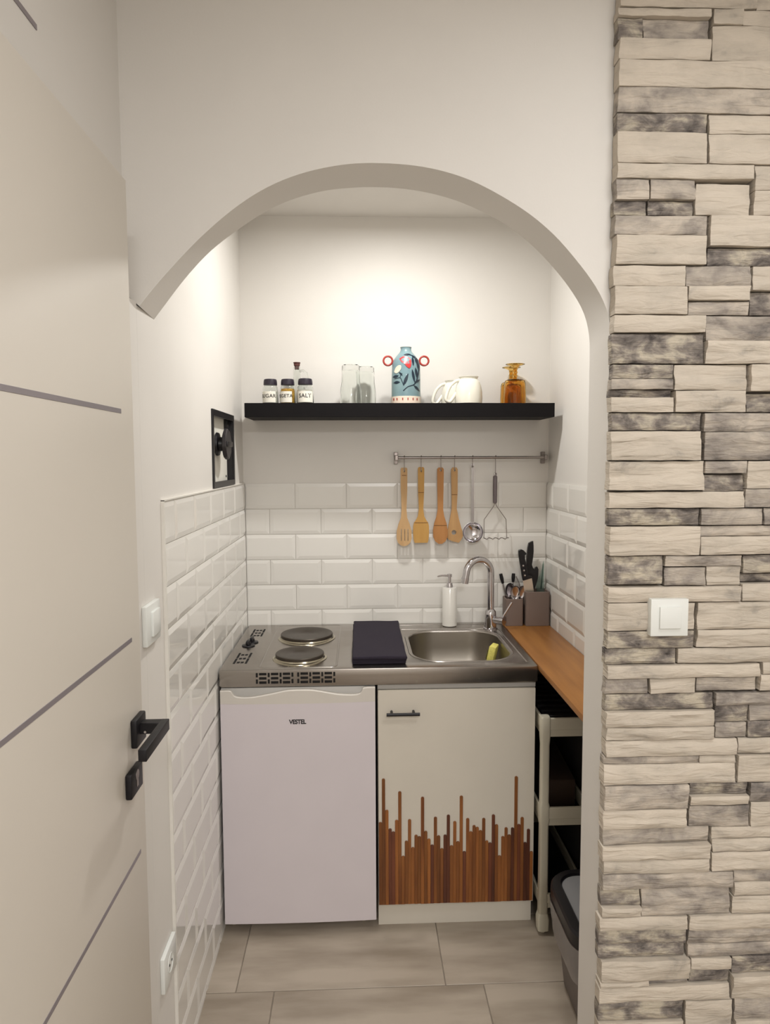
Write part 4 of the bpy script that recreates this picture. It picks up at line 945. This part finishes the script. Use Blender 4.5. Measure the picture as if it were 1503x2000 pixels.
# mugs, upside down
def mug(cx, cy, s, label):
    t = thing('ceramic_mug', label, 'mug', (cx, cy, SZ), 'upturned cream mugs on the shelf')
    P = [(0.047, 0), (0.0495, 0.0015), (0.051, 0.02), (0.0498, 0.045), (0.0455, 0.068), (0.0385, 0.084), (0.0325, 0.090), (0.0335, 0.095), (0.0360, 0.098), (0.0360, 0.0995), (0.0315, 0.0995), (0.030, 0.094), (0.0001, 0.093)]
    bm = nb(); lathe(bm, [(r * s, z * s) for r, z in P], (cx, cy, SZ), 48, cap=False)
    lathe(bm, [(0.047 * s, 0), (0.046 * s, 0.03 * s), (0.040 * s, 0.066 * s), (0.0001, 0.084 * s)], (cx, cy, SZ), 48, cap=False)
    bmesh.ops.remove_doubles(bm, verts=bm.verts, dist=1e-5)
    fin('mug_body', bm, M_mug, t)
    pts = catmull([(cx - 0.034 * s, cy - 0.008, SZ + 0.086 * s), (cx - 0.052 * s, cy - 0.012, SZ + 0.080 * s), (cx - 0.072 * s, cy - 0.016, SZ + 0.060 * s), (cx - 0.084 * s, cy - 0.018, SZ + 0.030 * s), (cx - 0.085 * s, cy - 0.018, SZ + 0.012 * s), (cx - 0.072 * s, cy - 0.015, SZ + 0.0065 * s), (cx - 0.060 * s, cy - 0.010, SZ + 0.020 * s), (cx - 0.047 * s, cy - 0.005, SZ + 0.040 * s)], 4)
    bm = nb(); tube(bm, pts, 0.0062 * s, 12); fin('handle', bm, M_mug, t)
mug(0.4050, 2.575, 1.0, 'upturned cream mug in front, its full rounded body facing the room')
mug(0.3630, 2.671, 0.96, 'upturned cream mug mostly hidden, only its handle and foot showing at left')

# amber goblets, upside down
def goblet(cx, cy, label):
    t = thing('amber_goblet', label, 'glass', (cx, cy, SZ), 'upturned amber goblets on the shelf')
    bm = nb(); fc = lambda a, z: 1 + (0.012 * cos(a * 12) if z < 0.085 else 0)
    lathe(bm, [(0.0385, 0), (0.041, 0.0), (0.0412, 0.03), (0.0395, 0.075), (0.037, 0.086), (0.030, 0.0905), (0.012, 0.092), (0.0001, 0.0925)], (cx, cy, SZ), 60, cap=False, facet=fc)
    lathe(bm, [(0.0385, 0), (0.0385, 0.03), (0.036, 0.074), (0.030, 0.084), (0.0001, 0.086)], (cx, cy, SZ), 60, cap=False, facet=fc)
    bmesh.ops.remove_doubles(bm, verts=bm.verts, dist=1e-5); fin('goblet_bowl', bm, M_amber, t)
    bm = nb()
    for ph in (0, pi):
        tube(bm, [(cx + 0.0042 * cos(ph + i * 0.75), cy + 0.0042 * sin(ph + i * 0.75), SZ + 0.091 + 0.0032 * i) for i in range(14)], 0.0052, 10)
    fin('twisted_stem', bm, M_amber, t)
    bm = nb(); lathe(bm, [(0.008, 0), (0.010, 0.004), (0.016, 0.008), (0.034, 0.0125), (0.0355, 0.0135), (0.0350, 0.0148), (0.010, 0.0148), (0.0001, 0.0142)], (cx, cy, SZ + 0.132), 40); fin('goblet_foot', bm, M_amber, t)
goblet(0.5795, 2.585, 'upturned amber glass goblet with a twisted stem, the nearer one of the pair')
goblet(0.5850, 2.675, 'upturned amber glass goblet almost hidden right behind its twin')

# ------------------------------------------------------------------ utensil rail
RYY, RZ = 2.676, 1.5205
t = thing('utensil_rail', 'thin steel hanging rail on the back wall under the shelf', 'rail', (0.432, RYY, RZ))
bm = nb(); tube(bm, [(0.150, RYY, RZ), (0.716, RYY, RZ)], 0.0052, 14); fin('bar', bm, M_satin, t)
for x, s in ((0.1435, 1), (0.7225, -1)):
    bm = nb(); box(bm, x - 0.0075, x + 0.0075, 2.712, YB + 0.0035, RZ - 0.024, RZ + 0.022, 0.0015, 1); b_ = fin('wall_bracket', bm, M_satin, t)
    bm = nb(); box(bm, x - 0.006, x + 0.006, RYY - 0.009, 2.713, RZ - 0.010, RZ + 0.010, 0.0015, 1); fin('bracket_arm', bm, M_satin, b_)
HX = [0.174, 0.239, 0.3155, 0.369, 0.4385, 0.528]
HN = ['the slotted wooden spoon', 'the wooden turner', 'the plain wooden spoon', 'the wooden spoon with a round hole', 'the steel ladle', 'the wire masher']
YU = 2.690
HBOT = [1.467, 1.467, 1.470, 1.470, 1.484, 1.455]
for x, n_, hb in zip(HX, HN, HBOT):
    top_ = arc((x, RYY, RZ + 0.0006), 0.0072, radians(200), radians(-10), 10, (Vector((0, 1, 0)), Vector((0, 0, 1))))
    pts = top_ + [Vector((x, RYY + 0.0068, RZ - 0.012)), Vector((x, RYY + 0.004, (RZ + hb) / 2)), Vector((x, RYY + 0.004, hb + 0.008))]
    lo_ = arc((x, RYY + 0.004 - 0.007, hb + 0.006), 0.007, radians(0), radians(-165), 8, (Vector((0, 1, 0)), Vector((0, 0, 1))))
    bm = nb(); tube(bm, pts + lo_, 0.0015, 8); o = fin('steel_hook', bm, M_satin); tag(o, 'small steel hook on the rail holding ' + n_, 'hook', 'hooks on the utensil rail')

def ux(c): return 0.174 + ((740 + c / 4.175) - 789) * 0.002005
def uz(c): return 1.485 - ((860 + c / 4.175) - 912) * 0.001993
def circ(cx, cz, r, n=14, sy=1.0): return [(cx + r * cos(2 * pi * i / n), cz + sy * r * sin(2 * pi * i / n)) for i in range(n)]
def sym(c, prof, dx=0.0):
    R = [(ux(c + dx * (y - 222) / 640 + w), uz(y)) for y, w in prof]; L_ = [(ux(c + dx * (y - 222) / 640 - w), uz(y)) for y, w in prof]
    return R + L_[::-1]
def utensil(name, label, outline, holes, m, joints, xc, th=0.006, y=None):
    yy = YU if y is None else y
    t = thing(name, label, 'utensil', (xc, yy, 1.19), 'wooden tools on the utensil rail')
    bm = nb(); plate(bm, outline, holes, lambda u, v, d: (u, yy + 0.003 - d, v), th); fin('wooden_body', bm, m, t, smooth=False)
    for (z, hw, cxx) in joints:
        bm = nb(); box(bm, cxx - hw, cxx + hw, yy + 0.003 - th - 0.0003, yy + 0.003 - th + 0.001, z - 0.0012, z + 0.0012); fin('wood_joint', bm, M_joint, t, False)
    return t
sc = 0.002005 / 4.175
utensil('slotted_spoon', 'pale wooden spoon with three slots, leftmost on the rail', sym(203, [(222, 19), (232, 27), (400, 26), (560, 20), (630, 25), (680, 45), (740, 60), (800, 61), (835, 50), (855, 28), (862, 8)]),
        [circ(ux(204), uz(248), 0.0032)] + [[(ux(x - 3), uz(820)), (ux(x + 3), uz(820)), (ux(x + 3), uz(722)), (ux(x - 3), uz(722))] for x in (180, 208, 234)], M_w1, [(uz(285), 0.009, ux(204))], 0.174)
utensil('wooden_turner', 'square-ended golden wooden turner, second from the left on the rail', sym(341, [(218, 17), (228, 26), (420, 24), (560, 18), (620, 26), (650, 42), (672, 58), (700, 64), (760, 65), (815, 60), (836, 52)]),
        [circ(ux(341), uz(248), 0.0032)], M_w2, [(uz(425), 0.011, ux(341)), (uz(672), 0.026, ux(341))], 0.239)
utensil('wooden_spoon', 'darker brown plain wooden spoon, third from the left on the rail', sym(498, [(222, 15), (235, 27), (400, 25), (560, 22), (620, 31), (680, 51), (740, 60), (790, 58), (825, 42), (846, 14)]),
        [circ(ux(498), uz(246), 0.0034)], M_w3, [(uz(695), 0.026, ux(498))], 0.3155)
cr = [(598, 222), (630, 222), (640, 238), (640, 420), (633, 560), (650, 640), (672, 720), (690, 775), (672, 815), (652, 840), (600, 828), (566, 812), (554, 790), (560, 730), (578, 645), (592, 560), (590, 420), (586, 238)]
utensil('corner_spoon', 'tan pointed wooden spoon with one round hole, fourth from the left on the rail', [(ux(a), uz(b)) for a, b in cr][::-1],
        [circ(ux(613), uz(248), 0.0032), circ(ux(611), uz(755), 20 * sc)], M_w4, [(uz(445), 0.011, ux(614))], 0.369, y=YU + 0.008)

# ladle
t = thing('steel_ladle', 'shiny steel ladle hanging on the rail beside the wooden tools', 'ladle', (0.440, 2.68, 1.19))
bm = nb(); hx = 0.4395; hw = 0.0066
plate(bm, [(hx - hw, 1.266), (hx + hw, 1.266), (hx + hw * 0.85, 1.35), (hx + hw * 0.75, 1.48), (hx + hw * 1.1, 1.495), (hx, 1.501), (hx - hw * 1.1, 1.495), (hx - hw * 0.75, 1.48), (hx - hw * 0.85, 1.35)], [circ(hx, 1.486, 0.0028, 10)], lambda u, v, d: (u, 2.684 - d, v), 0.002); fin('handle', bm, M_chrome, t)
bm = nb(); rings = []
n = 10; rl = 0.0405; RX = Matrix.Rotation(radians(90), 3, 'X')
lathe(bm, [(rl * sin(pi / 2 * i / n) + 0.0001, -0.026 * cos(pi / 2 * i / n)) for i in range(n + 1)] + [(rl - 0.0014, 0.0004)] + [((rl - 0.0014) * sin(pi / 2 * i / n) + 0.0001, -0.0246 * cos(pi / 2 * i / n)) for i in range(n - 1, -1, -1)], (0.441, 2.678, 1.2300), 40, RX, cap=False)
fin('ladle_bowl', bm, M_chrome, t)
# masher
t = thing('potato_masher', 'wire potato masher with a grey handle, rightmost on the rail', 'masher', (0.529, 2.685, 1.20))
bm = nb(); lathe(bm, [(0.0001, 0), (0.0065, 0.001), (0.0082, 0.006), (0.0088, 0.055), (0.0082, 0.105), (0.006, 0.109), (0.0001, 0.11)], (0.5285, 2.688, 1.341), 18); fin('handle', bm, mat('grey ribbed handle', (118, 108, 110), 0.45, metal=0.3, var=0.1, scale=80), t)
bm = nb(); tube(bm, [(0.5285 + 0.0055 * cos(a), 2.688, 1.4565 + 0.0065 * sin(a)) for a in [2 * pi * i / 14 for i in range(14)]], 0.0012, 8, closed=True); fin('hanging_loop', bm, M_chrome, t)
bm = nb(); w = [(0.5285, 2.688, 1.343), (0.523, 2.688, 1.330), (0.4865, 2.688, 1.279), (0.4860, 2.688, 1.21), (0.4855, 2.686, 1.204)]
tube(bm, w, 0.0015, 8); tube(bm, [(2 * 0.5295 - x + (0.003 if z < 1.25 else 0), y, z) for x, y, z in w], 0.0015, 8)
pts = [(0.4855 + 0.0965 * i / 40, 2.682 - 0.012 * sin(i / 40 * 2 * pi * 4), 1.2045 + 0.0022 * cos(i / 40 * 2 * pi * 4)) for i in range(41)]
tube(bm, pts, 0.0017, 8); fin('wire_frame', bm, M_satin, t)

# ------------------------------------------------------------------ trolley
t = thing('storage_trolley', 'narrow cream plastic trolley standing under the wooden worktop', 'trolley', (0.64, 2.35, 0))
tx0, tx1, ty0, ty1 = 0.562, 0.728, 2.085, 2.60
def post(x0, x1, y0, y1):
    bm = nb()
    def rg(i, z): return [(u, v, z) for u, v in rrect(x0 + i, x1 - i, y0 + i, y1 - i, 0.007, 4)]
    loops(bm, [rg(0.002, 0.062), rg(0.0, 0.066), rg(0.0008, 0.36), rg(-0.0012, 0.372), rg(-0.0012, 0.425), rg(0.001, 0.435), rg(0.001, 0.62), rg(-0.001, 0.655), rg(-0.001, 0.708), rg(0.002, 0.713)])
    p_ = fin('post', bm, M_plastic, t)
    bm = nb(); mx, my = (x0 + x1) / 2, (y0 + y1) / 2
    loops(bm, [[(u, v, 0.070) for u, v in rrect(x0, x1, y0, y1, 0.005, 3)], [(u, v, 0.052) for u, v in rrect(x0 - 0.004, x1 + 0.004, y0 - 0.003, y1 + 0.003, 0.006, 3)], [(u, v, 0.014) for u, v in rrect(x0 - 0.003, x1 + 0.003, y0 - 0.003, y1 + 0.003, 0.006, 3)], [(u, v, 0.010) for u, v in rrect(x0 + 0.003, x1 - 0.003, y0 + 0.002, y1 - 0.002, 0.005, 3)]])
    fin('caster_housing', bm, M_plastic, p_)
    bm = nb(); lathe(bm, [(0.0001, -0.006), (0.010, -0.006), (0.0115, -0.004), (0.0115, 0.004), (0.010, 0.006), (0.0001, 0.006)], (mx, my, 0.0118), 20, Matrix.Rotation(radians(90), 3, 'Y')); fin('caster_wheel', bm, M_plastic, p_)
pw = 0.029
for x0 in (tx0, tx1 - pw):
    for y0 in (ty0, ty1 - pw): post(x0, x0 + pw, y0, y0 + pw)
for z1 in (0.708, 0.4195, 0.135):
    hgt = 0.060 if z1 > 0.3 else 0.048
    bm = nb()
    for (a, b, c, d) in ((tx0 + 0.012, tx1 - 0.012, ty0 + 0.002, ty0 + 0.012), (tx0 + 0.012, tx1 - 0.012, ty1 - 0.012, ty1 - 0.002), (tx0 + 0.002, tx0 + 0.010, ty0 + 0.012, ty1 - 0.012), (tx1 - 0.010, tx1 - 0.002, ty0 + 0.012, ty1 - 0.012)):
        box(bm, a, b, c, d, z1 - hgt * 0.62, z1, 0.0015, 1)
        ax_ = 0.003 if (b - a) > (d - c) else 0; ay_ = 0.003 if ax_ == 0 else 0
        box(bm, a + ay_, b - ay_, c + ax_, d - (0 if ax_ else 0), z1 - hgt, z1 - hgt * 0.60, 0.0015, 1)
    tr = fin('tray', bm, M_plastic, t)
    bm = nb(); box(bm, tx0 + 0.010, tx1 - 0.010, ty0 + 0.0125, ty1 - 0.0125, z1 - hgt * 0.85, z1 - hgt * 0.745); fin('dark_tray_floor', bm, M_crate, tr, False)  # tray floor drawn as a separate dark sheet
# black slatted crate on the top tray
t = thing('slatted_crate', 'black slatted plastic crate lying on the top tray of the trolley', 'crate', (0.645, 2.34, 0.667))
bm = nb(); box(bm, 0.580, 0.708, 2.118, 2.566, 0.6645, 0.690, 0.003, 1); fin('crate_base', bm, M_crate, t)
for i in range(9):
    bm = nb(); y = 2.125 + i * 0.048; box(bm, 0.584, 0.704, y, y + 0.030, 0.689, 0.703, 0.002, 1); fin('slat', bm, M_crate, t)
bm = nb(); box(bm, 0.592, 0.700, 2.17, 2.50, 0.377, 0.47, 0.006, 2)
for v in bm.verts: v.co.z += (v.co.y - 2.17) * 0.12 if v.co.z > 0.42 else 0
o = fin('storage_box', bm, M_brown); tag(o, 'dark brown box on the middle tray of the trolley', 'box')

# ------------------------------------------------------------------ bin
t = thing('waste_bin', 'grey bin with a thick black rim and a clear liner, behind the right pier', 'bin', (0.635, 1.79, 0))
b0, b1, c0, c1 = 0.540, 0.730, 1.625, 1.955; BZ = 0.30
def rb(i, z, r=0.088): return [(u, v, z) for u, v in rrect(b0 + i, b1 - i, c0 + i, c1 - i, max(0.01, r - i), 10)]
bm = nb(); loops(bm, [rb(0.045, 0.001), rb(0.040, 0.006), rb(0.010, BZ - 0.03), rb(0.010, BZ - 0.012), rb(0.016, BZ - 0.012), rb(0.046, 0.012)]); fin('bin_body', bm, M_bin, t)
bm = nb(); loops(bm, [rb(0.003, BZ - 0.042), rb(-0.001, BZ - 0.040), rb(-0.001, BZ - 0.006), rb(0.004, BZ), rb(0.026, BZ + 0.004), rb(0.030, BZ), rb(0.030, BZ - 0.012)], True, False, False); fin('rim', bm, M_blackp, t)
bm = nb(); loops(bm, [rb(0.029, BZ - 0.012), rb(0.029, BZ - 0.004), rb(0.034, BZ - 0.001), rb(0.07, BZ + 0.002)]); fin('lid', bm, M_binlid, t)
bm = nb(); rings = []
base_r = rb(0.0, 0)
for k in range(6):
    z = BZ - 0.040 - 0.022 * k; ring = []
    for i, (u, v, _) in enumerate(rb(-0.003 + 0.0025 * k, 0)):
        cx_, cy_ = (b0 + b1) / 2, (c0 + c1) / 2; n_ = noise.noise(Vector((u * 40, v * 40, k * 0.6))) * 0.003 * (1 + k * .4)
        d = Vector((u - cx_, v - cy_)).normalized(); ring.append((u + d.x * n_, v + d.y * n_, z + (noise.noise(Vector((u * 22, v * 22, 4))) * 0.012 if k == 5 else 0)))
    rings.append(ring)
loops(bm, rings, True, False, False); fin('bin_liner', bm, M_bag, t)
